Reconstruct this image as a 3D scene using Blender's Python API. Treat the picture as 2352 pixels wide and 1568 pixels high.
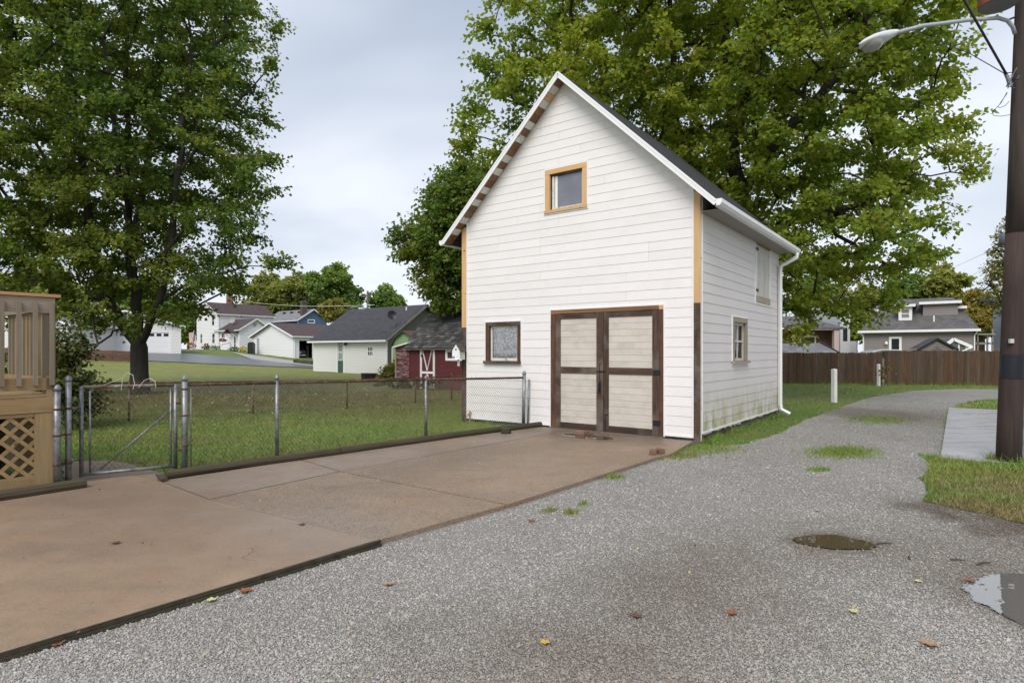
import bpy, math, random
import numpy as np
from mathutils import Vector, Matrix
random.seed(7); rng = np.random.default_rng(11)
S = bpy.context.scene; COL = S.collection
for o in list(bpy.data.objects): bpy.data.objects.remove(o)

# ------------------------------------------------ camera, sky, sun, exposure
F, CX, CY, H = 1374.0, 1176.0, 808.0, 1.6          # focal length, vanishing centre and eye height recovered from the photograph
cd = bpy.data.cameras.new('camera'); cam = bpy.data.objects.new('camera', cd); COL.objects.link(cam)
cam.location = (0, 0, H); cam.rotation_euler = (math.pi/2, 0, 0)
cd.sensor_width = 36; cd.lens = F/2352*36; cd.shift_y = 24/2352; cd.clip_start = .05; cd.clip_end = 4000
S.camera = cam
SUN_EL, SUN_AZ = 46, 194                            # direction the light comes from, azimuth clockwise from +Y
W = bpy.data.worlds.new('World'); S.world = W; W.use_nodes = True
wn = W.node_tree; wn.nodes.clear()
def WN(t, **k):
    n = wn.nodes.new(t)
    for a, b in k.items(): setattr(n, a, b)
    return n
sky = WN('ShaderNodeTexSky', sky_type='NISHITA', sun_disc=False, sun_elevation=math.radians(SUN_EL), sun_rotation=math.radians(SUN_AZ))
tc = WN('ShaderNodeTexCoord'); sep = WN('ShaderNodeSeparateXYZ'); wn.links.new(tc.outputs['Generated'], sep.inputs[0])
zz = WN('ShaderNodeMath', operation='MAXIMUM'); zz.inputs[1].default_value = 0; wn.links.new(sep.outputs[2], zz.inputs[0])
za = WN('ShaderNodeMath', operation='ADD'); za.inputs[1].default_value = .22; wn.links.new(zz.outputs[0], za.inputs[0])
dv = WN('ShaderNodeVectorMath', operation='DIVIDE'); wn.links.new(tc.outputs['Generated'], dv.inputs[0]); wn.links.new(za.outputs[0], dv.inputs[1])
mp = WN('ShaderNodeMapping'); mp.inputs['Scale'].default_value = (.55, .8, .0); mp.inputs['Location'].default_value = (3.4, 1.3, 0); wn.links.new(dv.outputs[0], mp.inputs[0])
nz = WN('ShaderNodeTexNoise'); nz.inputs['Scale'].default_value = 1.15; nz.inputs['Detail'].default_value = 4; nz.inputs['Roughness'].default_value = .5
nz.inputs['Distortion'].default_value = .35; wn.links.new(mp.outputs[0], nz.inputs['Vector'])
rp = WN('ShaderNodeValToRGB'); rp.color_ramp.elements[0].position = .36; rp.color_ramp.elements[0].color = (.255, .294, .36, 1)
rp.color_ramp.elements[1].position = .64; rp.color_ramp.elements[1].color = (.49, .515, .565, 1)
wn.links.new(nz.outputs[0], rp.inputs[0])
hz = WN('ShaderNodeMapRange'); hz.inputs['From Min'].default_value = 0; hz.inputs['From Max'].default_value = .42
hz.inputs['To Min'].default_value = .6; hz.inputs['To Max'].default_value = 0; wn.links.new(zz.outputs[0], hz.inputs[0])
hm = WN('ShaderNodeMix', data_type='RGBA'); hm.inputs['B'].default_value = (.49, .505, .545, 1)
wn.links.new(hz.outputs[0], hm.inputs['Factor']); wn.links.new(rp.outputs[0], hm.inputs['A'])
sc_ = WN('ShaderNodeMix', data_type='RGBA', blend_type='MULTIPLY'); sc_.inputs['Factor'].default_value = 1; sc_.inputs['B'].default_value = (.1, .1, .1, 1)
wn.links.new(sky.outputs[0], sc_.inputs['A'])
cm = WN('ShaderNodeMix', data_type='RGBA'); cm.inputs['Factor'].default_value = .93
wn.links.new(sc_.outputs['Result'], cm.inputs['A']); wn.links.new(hm.outputs['Result'], cm.inputs['B'])
bg = WN('ShaderNodeBackground'); bg.inputs['Strength'].default_value = 1.0
wo = WN('ShaderNodeOutputWorld'); wn.links.new(cm.outputs['Result'], bg.inputs[0]); wn.links.new(bg.outputs[0], wo.inputs[0])
sl = bpy.data.lights.new('sun', 'SUN'); sl.energy = 1.45; sl.angle = math.radians(36); sl.color = (1, .955, .9)
so = bpy.data.objects.new('sun', sl); COL.objects.link(so)
_e, _a = math.radians(SUN_EL), math.radians(SUN_AZ)
so.rotation_euler = Vector((math.sin(_a)*math.cos(_e), math.cos(_a)*math.cos(_e), math.sin(_e))).to_track_quat('Z', 'Y').to_euler()
so.location = (0, -5, 30)
S.view_settings.view_transform = 'Standard'; S.view_settings.look = 'None'; S.view_settings.gamma = 1
S.view_settings.use_curve_mapping = False; S.view_settings.exposure = .95
S.cycles.max_bounces = 10; S.cycles.diffuse_bounces = 6; S.cycles.glossy_bounces = 3; S.cycles.transmission_bounces = 8; S.cycles.transparent_max_bounces = 12

# ------------------------------------------------ geometry helpers
RA = math.atan2(-.5976, .8018)                      # every building here stands on one street grid
R2, D2 = (.8018, -.5976), (.5976, .8018)
def smooth(t): t = max(0., min(1., t)); return t*t*(3-2*t)
def tz(x, y):                                       # the land climbs gently to the far left
    return 2.0*smooth((-x-8)/38)*smooth((y-22)/48)
def at(u, v, Y): return Vector(((u-CX)/F*Y, Y, H+(CY-v)/F*Y))
def gnd(u, v, z=0.):
    Y = F*(H-z)/(v-CY); return ((u-CX)/F*Y, Y)
def onface(P, face, u, v):                          # where the sight line of (u,v) meets a wall of a grid building: (distance along it, height)
    k = (u-CX)/F; d = R2 if face == 'f' else D2
    a = (k*P[1]-P[0])/(d[0]-k*d[1]); return a, H+(CY-v)/F*(P[1]+a*d[1])
class MB:
    def __init__(s): s.v, s.f = [], []
    def add(s, vs, fs):
        n = len(s.v); s.v += [tuple(p) for p in vs]; s.f += [tuple(i+n for i in q) for q in fs]; return s
    def box(s, x0, x1, y0, y1, z0, z1):
        return s.add([(x0,y0,z0),(x1,y0,z0),(x1,y1,z0),(x0,y1,z0),(x0,y0,z1),(x1,y0,z1),(x1,y1,z1),(x0,y1,z1)],
                     [(3,2,1,0),(4,5,6,7),(0,1,5,4),(1,2,6,5),(2,3,7,6),(3,0,4,7)])
    def prism(s, pts, off):                         # polygon swept by a vector
        n = len(pts); o = Vector(off); a = [Vector(p) for p in pts]
        return s.add(a+[p+o for p in a], [tuple(range(n))[::-1], tuple(range(n, 2*n))]+[(i,(i+1)%n,n+(i+1)%n,n+i) for i in range(n)])
    def beam(s, a, b, w, h, up=(0,0,1)):
        a, b = Vector(a), Vector(b); d = (b-a).normalized(); x = d.cross(Vector(up))
        x = x.normalized() if x.length > 1e-5 else Vector((1,0,0)); y = x.cross(d).normalized()
        q = [x*(-w/2)+y*(-h/2), x*(w/2)+y*(-h/2), x*(w/2)+y*(h/2), x*(-w/2)+y*(h/2)]
        return s.add([a+i for i in q]+[b+i for i in q], [(3,2,1,0),(4,5,6,7),(0,1,5,4),(1,2,6,5),(2,3,7,6),(3,0,4,7)])
    def tube(s, pts, r, n=8, cap=True):
        P = [Vector(p) for p in pts]; m = len(P); rs = r if isinstance(r, (list, tuple)) else [r]*m; vs = []; x = None
        for i in range(m):
            d = (P[min(i+1, m-1)]-P[max(i-1, 0)]).normalized()
            if x is None: x = d.cross(Vector((0,0,1)) if abs(d.z) < .9 else Vector((1,0,0))).normalized()
            else: x = (x-d*x.dot(d)).normalized()
            y = d.cross(x)
            for k in range(n):
                t = 2*math.pi*k/n; vs.append(P[i]+(x*math.cos(t)+y*math.sin(t))*rs[i])
        fs = [(i*n+k, i*n+(k+1)%n, (i+1)*n+(k+1)%n, (i+1)*n+k) for i in range(m-1) for k in range(n)]
        if cap: fs += [tuple(range(n))[::-1], tuple(range((m-1)*n, m*n))]
        return s.add(vs, fs)
    def lathe(s, prof, c=(0,0,0), n=20):            # profile of (radius, z)
        vs = [(c[0]+r*math.cos(2*math.pi*k/n), c[1]+r*math.sin(2*math.pi*k/n), c[2]+z) for r, z in prof for k in range(n)]
        m = len(prof)
        return s.add(vs, [(i*n+k, i*n+(k+1)%n, (i+1)*n+(k+1)%n, (i+1)*n+k) for i in range(m-1) for k in range(n)]+[tuple(range(n))[::-1], tuple(range((m-1)*n, m*n))])
    def obj(s, name, mat, parent=None, smooth=False):
        me = bpy.data.meshes.new(name); me.from_pydata(s.v, [], s.f); me.materials.append(mat)
        if smooth: me.polygons.foreach_set('use_smooth', [True]*len(me.polygons))
        o = bpy.data.objects.new(name, me); COL.objects.link(o)
        if parent: o.parent = parent
        return o
def fastmesh(name, V, Q, mat, parent=None, smooth=False):   # big meshes from arrays; Q has one row of k indices per face
    V = np.asarray(V, np.float32); Q = np.asarray(Q, np.int32); k = Q.shape[1]
    me = bpy.data.meshes.new(name); me.vertices.add(len(V)); me.vertices.foreach_set('co', V.ravel())
    me.loops.add(Q.size); me.loops.foreach_set('vertex_index', Q.ravel())
    me.polygons.add(len(Q)); me.polygons.foreach_set('loop_start', np.arange(len(Q), dtype=np.int32)*k)
    me.polygons.foreach_set('use_smooth', np.full(len(Q), smooth)); me.update(calc_edges=True); me.materials.append(mat)
    o = bpy.data.objects.new(name, me); COL.objects.link(o)
    if parent: o.parent = parent
    return o
def tag(o, label=None, cat=None, group=None, kind=None):
    if label: o['label'] = label
    if cat: o['category'] = cat
    if group: o['group'] = group
    if kind: o['kind'] = kind
    return o
def thing(name, label, cat, loc=(0,0,0), rz=0, group=None):
    o = bpy.data.objects.new(name, None); COL.objects.link(o); o.location = loc; o.rotation_euler = (0, 0, rz); o.empty_display_size = .2
    return tag(o, label, cat, group)
def struct(o, label=None): o['kind'] = 'structure'; return tag(o, label)
def dup(o, parent=None):
    c = o.copy(); COL.objects.link(c)
    if parent: c.parent = parent
    for ch in list(o.children): dup(ch, c)
    return c
def clip(poly, ax, val, keep_ge):
    out = []
    for i in range(len(poly)):
        p, q = poly[i], poly[(i+1) % len(poly)]
        a = (p[ax]-val)*(1 if keep_ge else -1); b = (q[ax]-val)*(1 if keep_ge else -1)
        if a >= 0: out.append(p)
        if (a > 1e-9 and b < -1e-9) or (a < -1e-9 and b > 1e-9):
            t = a/(a-b); out.append((p[0]+(q[0]-p[0])*t, p[1]+(q[1]-p[1])*t))
    return out if len(out) >= 3 else []
def courses(poly, z0, h, holes=(), joints=None):    # boards of a wall: (course base, polygon) with the openings cut out
    zs = [p[1] for p in poly]; res = []; i = int(math.floor((min(zs)-z0)/h))
    while z0+i*h < max(zs):
        a, b = z0+i*h, z0+(i+1)*h; cuts = sorted({a, b, *[z for hh in holes for z in hh[2:4] if a < z < b]})
        for c, d in zip(cuts, cuts[1:]):
            if d-c < .004: continue
            st = clip(clip(poly, 1, c, True), 1, d, False)
            if not st: continue
            segs = [st]
            for hx0, hx1, hz0, hz1 in holes:
                if hz0 < (c+d)/2 < hz1:
                    segs = [q for s_ in segs for q in (clip(s_, 0, hx0, False), clip(s_, 0, hx1, True)) if q]
            for j in (joints(i) if joints else ()):
                segs = [q for s_ in segs for q in (clip(s_, 0, j-.0015, False), clip(s_, 0, j+.0015, True)) if q]
            res += [(a, q) for q in segs if max(p[0] for p in q)-min(p[0] for p in q) > .01]
        i += 1
    return res
def lapped(mb, base, poly, h, face, t0=.016, t1=.004):
    def pos(a, z, off): return (a, -off, z) if face == 'f' else (off, a, z)
    fr = [pos(a, z, t0+(t1-t0)*(z-base)/h) for a, z in poly]; bk = [pos(a, z, -.002) for a, z in poly]; n = len(poly)
    mb.add(fr+bk, [tuple(range(n))]+[(i, n+i, n+(i+1) % n, (i+1) % n) for i in range(n)])

# ------------------------------------------------ materials (procedural)
def mat(name):
    m = bpy.data.materials.new(name); m.use_nodes = True; nt = m.node_tree
    return m, nt, nt.nodes['Principled BSDF']
def N(nt, t, **k):
    n = nt.nodes.new(t)
    for a, b in k.items():
        if a in ('ins',):
            for i, x in b.items():
                if hasattr(x, 'is_linked') or isinstance(x, bpy.types.NodeSocket): nt.links.new(x, n.inputs[i])
                else: n.inputs[i].default_value = x
        else: setattr(n, a, b)
    return n
def C4(c): return (c[0], c[1], c[2], 1)
def mixc(nt, f, a, b, mode='MIX'):
    n = nt.nodes.new('ShaderNodeMix'); n.data_type = 'RGBA'; n.blend_type = mode
    for s_, x in (('Factor', f), ('A', a), ('B', b)):
        if isinstance(x, bpy.types.NodeSocket): nt.links.new(x, n.inputs[s_])
        elif s_ == 'Factor': n.inputs[s_].default_value = x
        else: n.inputs[s_].default_value = C4(x)
    return n.outputs['Result']
def math_(nt, op, a, b=0.):
    n = nt.nodes.new('ShaderNodeMath'); n.operation = op
    for i, x in enumerate((a, b)):
        if isinstance(x, bpy.types.NodeSocket): nt.links.new(x, n.inputs[i])
        else: n.inputs[i].default_value = x
    return n.outputs[0]
def noise(nt, vec, scale=5, detail=4, rough=.55, dist=0):
    n = nt.nodes.new('ShaderNodeTexNoise'); n.inputs['Scale'].default_value = scale; n.inputs['Detail'].default_value = detail
    n.inputs['Roughness'].default_value = rough; n.inputs['Distortion'].default_value = dist
    if vec: nt.links.new(vec, n.inputs['Vector'])
    return n.outputs[0]
def ramp(nt, f, stops):
    n = nt.nodes.new('ShaderNodeValToRGB'); e = n.color_ramp.elements
    while len(e) < len(stops): e.new(.5)
    for i, (p, c) in enumerate(stops): e[i].position = p; e[i].color = C4(c) if len(c) == 3 else c
    nt.links.new(f, n.inputs[0]); return n.outputs[0]
def mrange(nt, f, a, b, c=0., d=1.):
    n = nt.nodes.new('ShaderNodeMapRange'); n.inputs[1].default_value = a; n.inputs[2].default_value = b; n.inputs[3].default_value = c; n.inputs[4].default_value = d
    nt.links.new(f, n.inputs[0]); return n.outputs[0]
def objco(nt, scale=(1,1,1), rnd=True):
    t = nt.nodes.new('ShaderNodeTexCoord'); m = nt.nodes.new('ShaderNodeMapping'); m.inputs['Scale'].default_value = scale
    nt.links.new(t.outputs['Object'], m.inputs[0])
    if rnd:
        i = nt.nodes.new('ShaderNodeObjectInfo'); w = N(nt, 'ShaderNodeVectorMath', operation='SCALE', ins={0: (37., 53., 71.)}); nt.links.new(i.outputs['Random'], w.inputs['Scale'])
        nt.links.new(w.outputs[0], m.inputs['Location'])
    return m.outputs[0]
def worldpos(nt, scale=(1,1,1)):
    g = nt.nodes.new('ShaderNodeNewGeometry'); m = nt.nodes.new('ShaderNodeMapping'); m.inputs['Scale'].default_value = scale
    nt.links.new(g.outputs['Position'], m.inputs[0]); return m.outputs[0]
def bump(nt, b, h, strength=.3, dist=.01):
    n = nt.nodes.new('ShaderNodeBump'); n.inputs['Strength'].default_value = strength; n.inputs['Distance'].default_value = dist
    nt.links.new(h, n.inputs['Height']); nt.links.new(n.outputs[0], b.inputs['Normal'])
def vary(nt, col, amt=.1):                          # every object a little lighter or darker than the next
    i = nt.nodes.new('ShaderNodeObjectInfo'); f = mrange(nt, i.outputs['Random'], 0, 1, 1-amt, 1+amt)
    return mixc(nt, 1., col, N(nt, 'ShaderNodeCombineColor', ins={0: f, 1: f, 2: f}).outputs[0], 'MULTIPLY')
def m_paint(name, col, rough=.55, dirt=(.5,.48,.44), amt=.12, scale=2.2, var=.02, metal=0, bmp=0, lap=0):
    m, nt, b = mat(name); v = objco(nt)
    n1 = noise(nt, v, scale, 6, .65); c = mixc(nt, mrange(nt, n1, .45, .8, 0, amt), col, [x*y for x, y in zip(col, dirt)])
    n2 = noise(nt, v, scale*14, 3); c = mixc(nt, mrange(nt, n2, .3, .8, 0, amt*.5), c, [x*.8 for x in col])
    if lap:                                         # shadow line below each far clapboard lap, painted into the colour
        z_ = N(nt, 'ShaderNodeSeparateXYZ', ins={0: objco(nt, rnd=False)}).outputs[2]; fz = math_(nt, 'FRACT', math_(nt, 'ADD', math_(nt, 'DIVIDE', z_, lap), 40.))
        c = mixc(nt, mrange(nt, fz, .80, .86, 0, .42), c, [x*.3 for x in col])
    nt.links.new(vary(nt, c, var), b.inputs['Base Color']); b.inputs['Roughness'].default_value = rough; b.inputs['Metallic'].default_value = metal
    if bmp: bump(nt, b, n2, bmp, .004)
    return m
def m_wood(name, c1, c2, axis='z', rough=.75, scale=9, var=.12, knots=None, c3=None, grey=0):
    m, nt, b = mat(name); sc = {'x': (.06,1,1), 'y': (1,.06,1), 'z': (1,1,.06)}[axis]
    v = objco(nt, sc); n1 = noise(nt, v, scale*4, 6, .6, .6); n2 = noise(nt, objco(nt), 2.5, 4)
    c = ramp(nt, n1, [(.28, c1), (.72, c2)])
    if c3: c = mixc(nt, mrange(nt, n2, .48, .68, 0, .85), c, c3)
    if knots: c = mixc(nt, mrange(nt, noise(nt, objco(nt), 7, 1), .72, .77), c, knots)
    nt.links.new(vary(nt, c, var), b.inputs['Base Color']); b.inputs['Roughness'].default_value = rough
    bump(nt, b, n1, .35, .004); return m
def m_metal(name, c1, c2, rough=.5, scale=7, metal=.6, thr=(.45, .62)):
    m, nt, b = mat(name); v = worldpos(nt); n1 = noise(nt, v, scale, 6, .65)
    nt.links.new(mixc(nt, mrange(nt, n1, *thr), c1, c2), b.inputs['Base Color']); b.inputs['Roughness'].default_value = rough; b.inputs['Metallic'].default_value = metal
    bump(nt, b, noise(nt, v, 90, 3), .3, .002); return m
def m_shingle(name, col, w=.3, h=.14, axes='xy', lift=1., light=None):
    m, nt, b = mat(name); v = objco(nt, rnd=False)
    s = N(nt, 'ShaderNodeSeparateXYZ', ins={0: v}); i = {'x': 0, 'y': 1, 'z': 2}
    cv = N(nt, 'ShaderNodeCombineXYZ', ins={0: s.outputs[i[axes[0]]], 1: s.outputs[i[axes[1]]]}).outputs[0]
    k = N(nt, 'ShaderNodeTexBrick', offset=.5, ins={0: cv, 1: C4([x*.72 for x in col]), 2: C4([x*1.35 for x in col]), 3: C4([x*.35 for x in col])})
    k.inputs['Scale'].default_value = 1; k.inputs['Mortar Size'].default_value = .008; k.inputs['Brick Width'].default_value = w; k.inputs['Row Height'].default_value = h
    n1 = noise(nt, v, 1.6, 5); n2 = noise(nt, v, 60, 2)
    c = mixc(nt, mrange(nt, n1, .35, .75, 0, .5), k.outputs[0], light or [x*1.3 for x in col]); c = mixc(nt, mrange(nt, n2, .4, .7, 0, .35), c, [x*.5 for x in col])
    nt.links.new(c, b.inputs['Base Color']); b.inputs['Roughness'].default_value = .85; bump(nt, b, k.outputs['Fac'], .6, -.01); return m
def m_glass(name, col=(.02,.024,.03), rough=.04, spec=.5, haze=0):
    m, nt, b = mat(name); v = objco(nt)
    c = mixc(nt, mrange(nt, noise(nt, v, 2, 3), .3, .7, 0, .6), col, [min(1, x*1.8+.006) for x in col])
    nt.links.new(c, b.inputs['Base Color']); b.inputs['Roughness'].default_value = rough; b.inputs['Specular IOR Level'].default_value = spec
    bump(nt, b, noise(nt, v, 1.2, 1), .05, .01); return m
def spot(nt, pos, c, rx, ry, soft=.5, wob=.5, scale=1.6, rot=0):   # an uneven patch on the ground round a point
    m = nt.nodes.new('ShaderNodeMapping'); m.vector_type = 'TEXTURE'; m.inputs['Location'].default_value = (c[0], c[1], 0)
    m.inputs['Rotation'].default_value = (0, 0, rot); m.inputs['Scale'].default_value = (rx, ry, 1e4); nt.links.new(pos, m.inputs[0])
    l = N(nt, 'ShaderNodeVectorMath', operation='LENGTH', ins={0: m.outputs[0]}).outputs['Value']
    d = math_(nt, 'ADD', l, mrange(nt, noise(nt, pos, scale, 5, .6), .2, .8, -wob, wob))
    return mrange(nt, d, 1+soft, 1-soft, 0, 1)

def grass_colour(nt, pos):
    n1 = noise(nt, pos, .55, 5, .6); n2 = noise(nt, pos, 3.2, 4, .6)
    c = ramp(nt, n1, [(.3, (.105,.225,.03)), (.52, (.165,.29,.045)), (.72, (.27,.30,.07))])
    c = mixc(nt, mrange(nt, n2, .45, .75, 0, .45), c, (.06,.12,.02))
    st = N(nt, 'ShaderNodeMapping', ins={0: pos}); st.inputs['Rotation'].default_value = (0, 0, .68); st.inputs['Scale'].default_value = (.12, 1.1, 1)
    c = mixc(nt, mrange(nt, noise(nt, st.outputs[0], 1.3, 3), .44, .60, 0, .75), c, (.215,.19,.055))            # mowing stripes of drier grass
    c = mixc(nt, math_(nt, 'MULTIPLY', spot(nt, pos, (-9,21.5), 12, 6.0, .45, .4, .45), mrange(nt, n2, .25, .6, .55, .95)), c, (.115,.082,.033))   # leaf litter under the maple
    c = mixc(nt, math_(nt, 'MULTIPLY', spot(nt, pos, (-18,42), 26, 13, .4, .3, .3), .75), c, (.33,.315,.085))       # drier lawn further off
    c = mixc(nt, math_(nt, 'MULTIPLY', spot(nt, pos, (5.1,5.9), 1.0, .55, .5, .7, 2.2), 1.), c, (.24,.165,.085))      # scorched verge
    c = mixc(nt, math_(nt, 'MULTIPLY', spot(nt, pos, (5.9,7.0), .9, .5, .5, .8, 2.6), .85), c, (.26,.19,.1))
    c = mixc(nt, math_(nt, 'MULTIPLY', spot(nt, pos, (8,13.5), 5.5, 3, .4, .3, .6), .55), c, (.085,.19,.028))
    return c
def m_grass(name, blades):
    m, nt, b = mat(name); pos = worldpos(nt); c = grass_colour(nt, pos)
    if blades:
        g = nt.nodes.new('ShaderNodeNewGeometry'); r_ = g.outputs['Random Per Island']
        c = mixc(nt, mrange(nt, r_, .0, 1, 0, .3), c, (.18,.27,.05)); c = mixc(nt, mrange(nt, math_(nt, 'FRACT', math_(nt, 'MULTIPLY', r_, 17.3)), .82, .9, 0, .7), c, (.26,.22,.09))
    else:
        c = mixc(nt, mrange(nt, noise(nt, pos, 1.8, 6, .75), .42, .66, 0, .65), c, (.10,.115,.032)); c = mixc(nt, mrange(nt, noise(nt, pos, .35, 6, .75), .45, .65, 0, .55), c, (.14,.19,.045)); c = mixc(nt, mrange(nt, noise(nt, pos, 26, 4, .7), .4, .7, 0, .6), c, (.06,.07,.022)); c = mixc(nt, mrange(nt, noise(nt, pos, 60, 2, .7), .55, .75, 0, .6), c, (.2,.21,.08))
        bump(nt, b, noise(nt, pos, 35, 5, .75), .9, .05)
    nt.links.new(c, b.inputs['Base Color']); b.inputs['Roughness'].default_value = .7; b.inputs['Specular IOR Level'].default_value = .2
    return m
def gravel_colour(nt, pos, base):
    c = mixc(nt, mrange(nt, noise(nt, pos, .7, 5, .6), .42, .7, 0, .5), base, (.29,.265,.235))
    tr = N(nt, 'ShaderNodeMapping', ins={0: pos}); tr.inputs['Rotation'].default_value = (0, 0, .64); tr.inputs['Scale'].default_value = (.9, .12, 1)
    c = mixc(nt, mrange(nt, noise(nt, tr.outputs[0], 1.2, 4, .6), .48, .66, 0, .4), c, (.40,.385,.36))      # paler packed wheel tracks
    for pc, pr in (((2.70,5.0), (.42,.27)), ((3.6,3.75), (.74,.74)), ((9.2,15.5), (1.2,1.6))): c = mixc(nt, math_(nt, 'MULTIPLY', spot(nt, pos, pc, *pr, .35, .35, 3.5), .55), c, (.15,.12,.092))    # soaked rim round the puddles
    br = math_(nt, 'MAXIMUM', spot(nt, pos, (1.2,4.0), .62, 1.1, .8, .55, 1.8, -.55), spot(nt, pos, (.35,3.15), .9, .55, .8, .55, 2.1))
    br = math_(nt, 'MAXIMUM', br, math_(nt, 'MULTIPLY', spot(nt, pos, (3.3,4.9), 1.3, .7, .7, .5, 1.8), .7))
    br = math_(nt, 'MAXIMUM', br, math_(nt, 'MULTIPLY', spot(nt, pos, (10.5,14.5), 1.6, 2.4, .7, .6, 1.2), .8))
    c = mixc(nt, math_(nt, 'MULTIPLY', br, .58), c, (.165,.13,.098), 'MIX')                                # damp earth showing between the stones
    c = mixc(nt, math_(nt, 'MULTIPLY', spot(nt, pos, (4.35,6.15), .4, .3, .6, .7, 3), .7), c, (.12,.095,.07))
    c = mixc(nt, math_(nt, 'MULTIPLY', spot(nt, pos, (4.55,5.45), .45, .5, .6, .8, 3), .75), c, (.12,.09,.065))
    return c
def m_gravel(name, stones):
    m, nt, b = mat(name); pos = worldpos(nt)
    if stones:
        g = nt.nodes.new('ShaderNodeNewGeometry'); r_ = g.outputs['Random Per Island']
        s = ramp(nt, r_, [(0, (.10,.098,.098)), (.14, (.27,.257,.243)), (.5, (.385,.365,.338)), (.82, (.48,.46,.43)), (.93, (.58,.56,.525)), (.955, (.36,.26,.185))])
        c = gravel_colour(nt, pos, mixc(nt, .32, s, (.42,.395,.36)))
    else:
        v = N(nt, 'ShaderNodeTexVoronoi', ins={0: pos}); v.inputs['Scale'].default_value = 88
        v2 = N(nt, 'ShaderNodeTexVoronoi', ins={0: pos}); v2.inputs['Scale'].default_value = 36
        g1 = N(nt, 'ShaderNodeSeparateColor', ins={0: v.outputs['Color']}).outputs[0]; g2 = N(nt, 'ShaderNodeSeparateColor', ins={0: v2.outputs['Color']}).outputs[0]
        s = ramp(nt, g1, [(0, (.20,.19,.18)), (.4, (.34,.325,.305)), (.8, (.44,.425,.40)), (1, (.56,.54,.515))])
        s = mixc(nt, mrange(nt, g2, .86, .9), s, (.12,.115,.11)); s = mixc(nt, mrange(nt, v.outputs['Distance'], .4, .65, 0, .4), s, (.15,.14,.13))
        c = gravel_colour(nt, pos, mixc(nt, .5, s, (.44,.415,.375)))
        bump(nt, b, math_(nt, 'MULTIPLY', v.outputs['Distance'], -1), .9, .03)
    nt.links.new(c, b.inputs['Base Color']); b.inputs['Roughness'].default_value = .8; b.inputs['Specular IOR Level'].default_value = .2
    return m
def m_concrete(name, col, agg=0):
    m, nt, b = mat(name); pos = worldpos(nt)
    c = mixc(nt, mrange(nt, noise(nt, pos, .9, 6, .62), .35, .7), [x*.8 for x in col], [x*1.15 for x in col])
    c = mixc(nt, mrange(nt, noise(nt, pos, 1.3, 5, .65), .5, .7, 0, .45), c, (.30,.155,.07))            # rust-coloured staining
    st = N(nt, 'ShaderNodeMapping', ins={0: pos}); st.inputs['Scale'].default_value = (.9, 2.6, 1)
    c = mixc(nt, mrange(nt, noise(nt, st.outputs[0], 1.1, 6, .65), .48, .72, 0, .5), c, (.15,.115,.085)); c = mixc(nt, mrange(nt, noise(nt, pos, 5, 6, .7), .45, .72, 0, .35), c, (.12,.09,.065))
    c = mixc(nt, math_(nt, 'MULTIPLY', spot(nt, pos, (1.5,11.2), 1.4, .7, .6, .5, 1.6, -.64), .75), c, (.055,.043,.035))
    c = mixc(nt, math_(nt, 'MULTIPLY', spot(nt, pos, (-4.0,6.2), 2.2, 1.0, .7, .6, 1.2, -.6), .5), c, (.115,.088,.068))     # damp patches
    c = mixc(nt, math_(nt, 'MULTIPLY', spot(nt, pos, (-.6,9.0), 2.6, .8, .7, .6, 1.2, .9), .5), c, (.12,.092,.07))
    c = mixc(nt, math_(nt, 'MULTIPLY', spot(nt, pos, (-1.7,5.3), .9, .5, .7, .6, 2, -.6), .4), c, (.26,.23,.20))
    cv = N(nt, 'ShaderNodeTexVoronoi', feature='DISTANCE_TO_EDGE', ins={0: N(nt, 'ShaderNodeVectorMath', operation='ADD', ins={0: pos, 1: N(nt, 'ShaderNodeVectorMath', operation='SCALE', ins={0: N(nt, 'ShaderNodeTexNoise', ins={0: pos}).outputs[1], 3: .5}).outputs[0]}).outputs[0]}); cv.inputs['Scale'].default_value = .42
    c = mixc(nt, math_(nt, 'MULTIPLY', mrange(nt, cv.outputs['Distance'], .0018, .0045, .85, 0), mrange(nt, noise(nt, pos, .8, 3), .60, .64)), c, (.05,.038,.03))     # hairline cracks
    if agg:
        v = N(nt, 'ShaderNodeTexVoronoi', ins={0: pos}); v.inputs['Scale'].default_value = 75
        g1 = N(nt, 'ShaderNodeSeparateColor', ins={0: v.outputs['Color']}).outputs[0]
        c = mixc(nt, mrange(nt, g1, .45, 1, 0, .55), c, (.36,.27,.18)); c = mixc(nt, mrange(nt, g1, .0, .25, .5, 0), c, (.1,.07,.05)); bump(nt, b, v.outputs['Distance'], .5, -.008)
    else:
        n3 = noise(nt, pos, 95, 4, .75); c = mixc(nt, mrange(nt, n3, .45, .68, 0, .6), c, (.37,.275,.20)); c = mixc(nt, mrange(nt, n3, .32, .46, .5, 0), c, (.11,.08,.06)); bump(nt, b, n3, .4, .004)
    c = mixc(nt, mrange(nt, noise(nt, pos, 24, 2), .70, .78, 0, .7), c, (.06,.045,.035))
    nt.links.new(c, b.inputs['Base Color']); b.inputs['Roughness'].default_value = .5; b.inputs['Specular IOR Level'].default_value = .4
    return m
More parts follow.
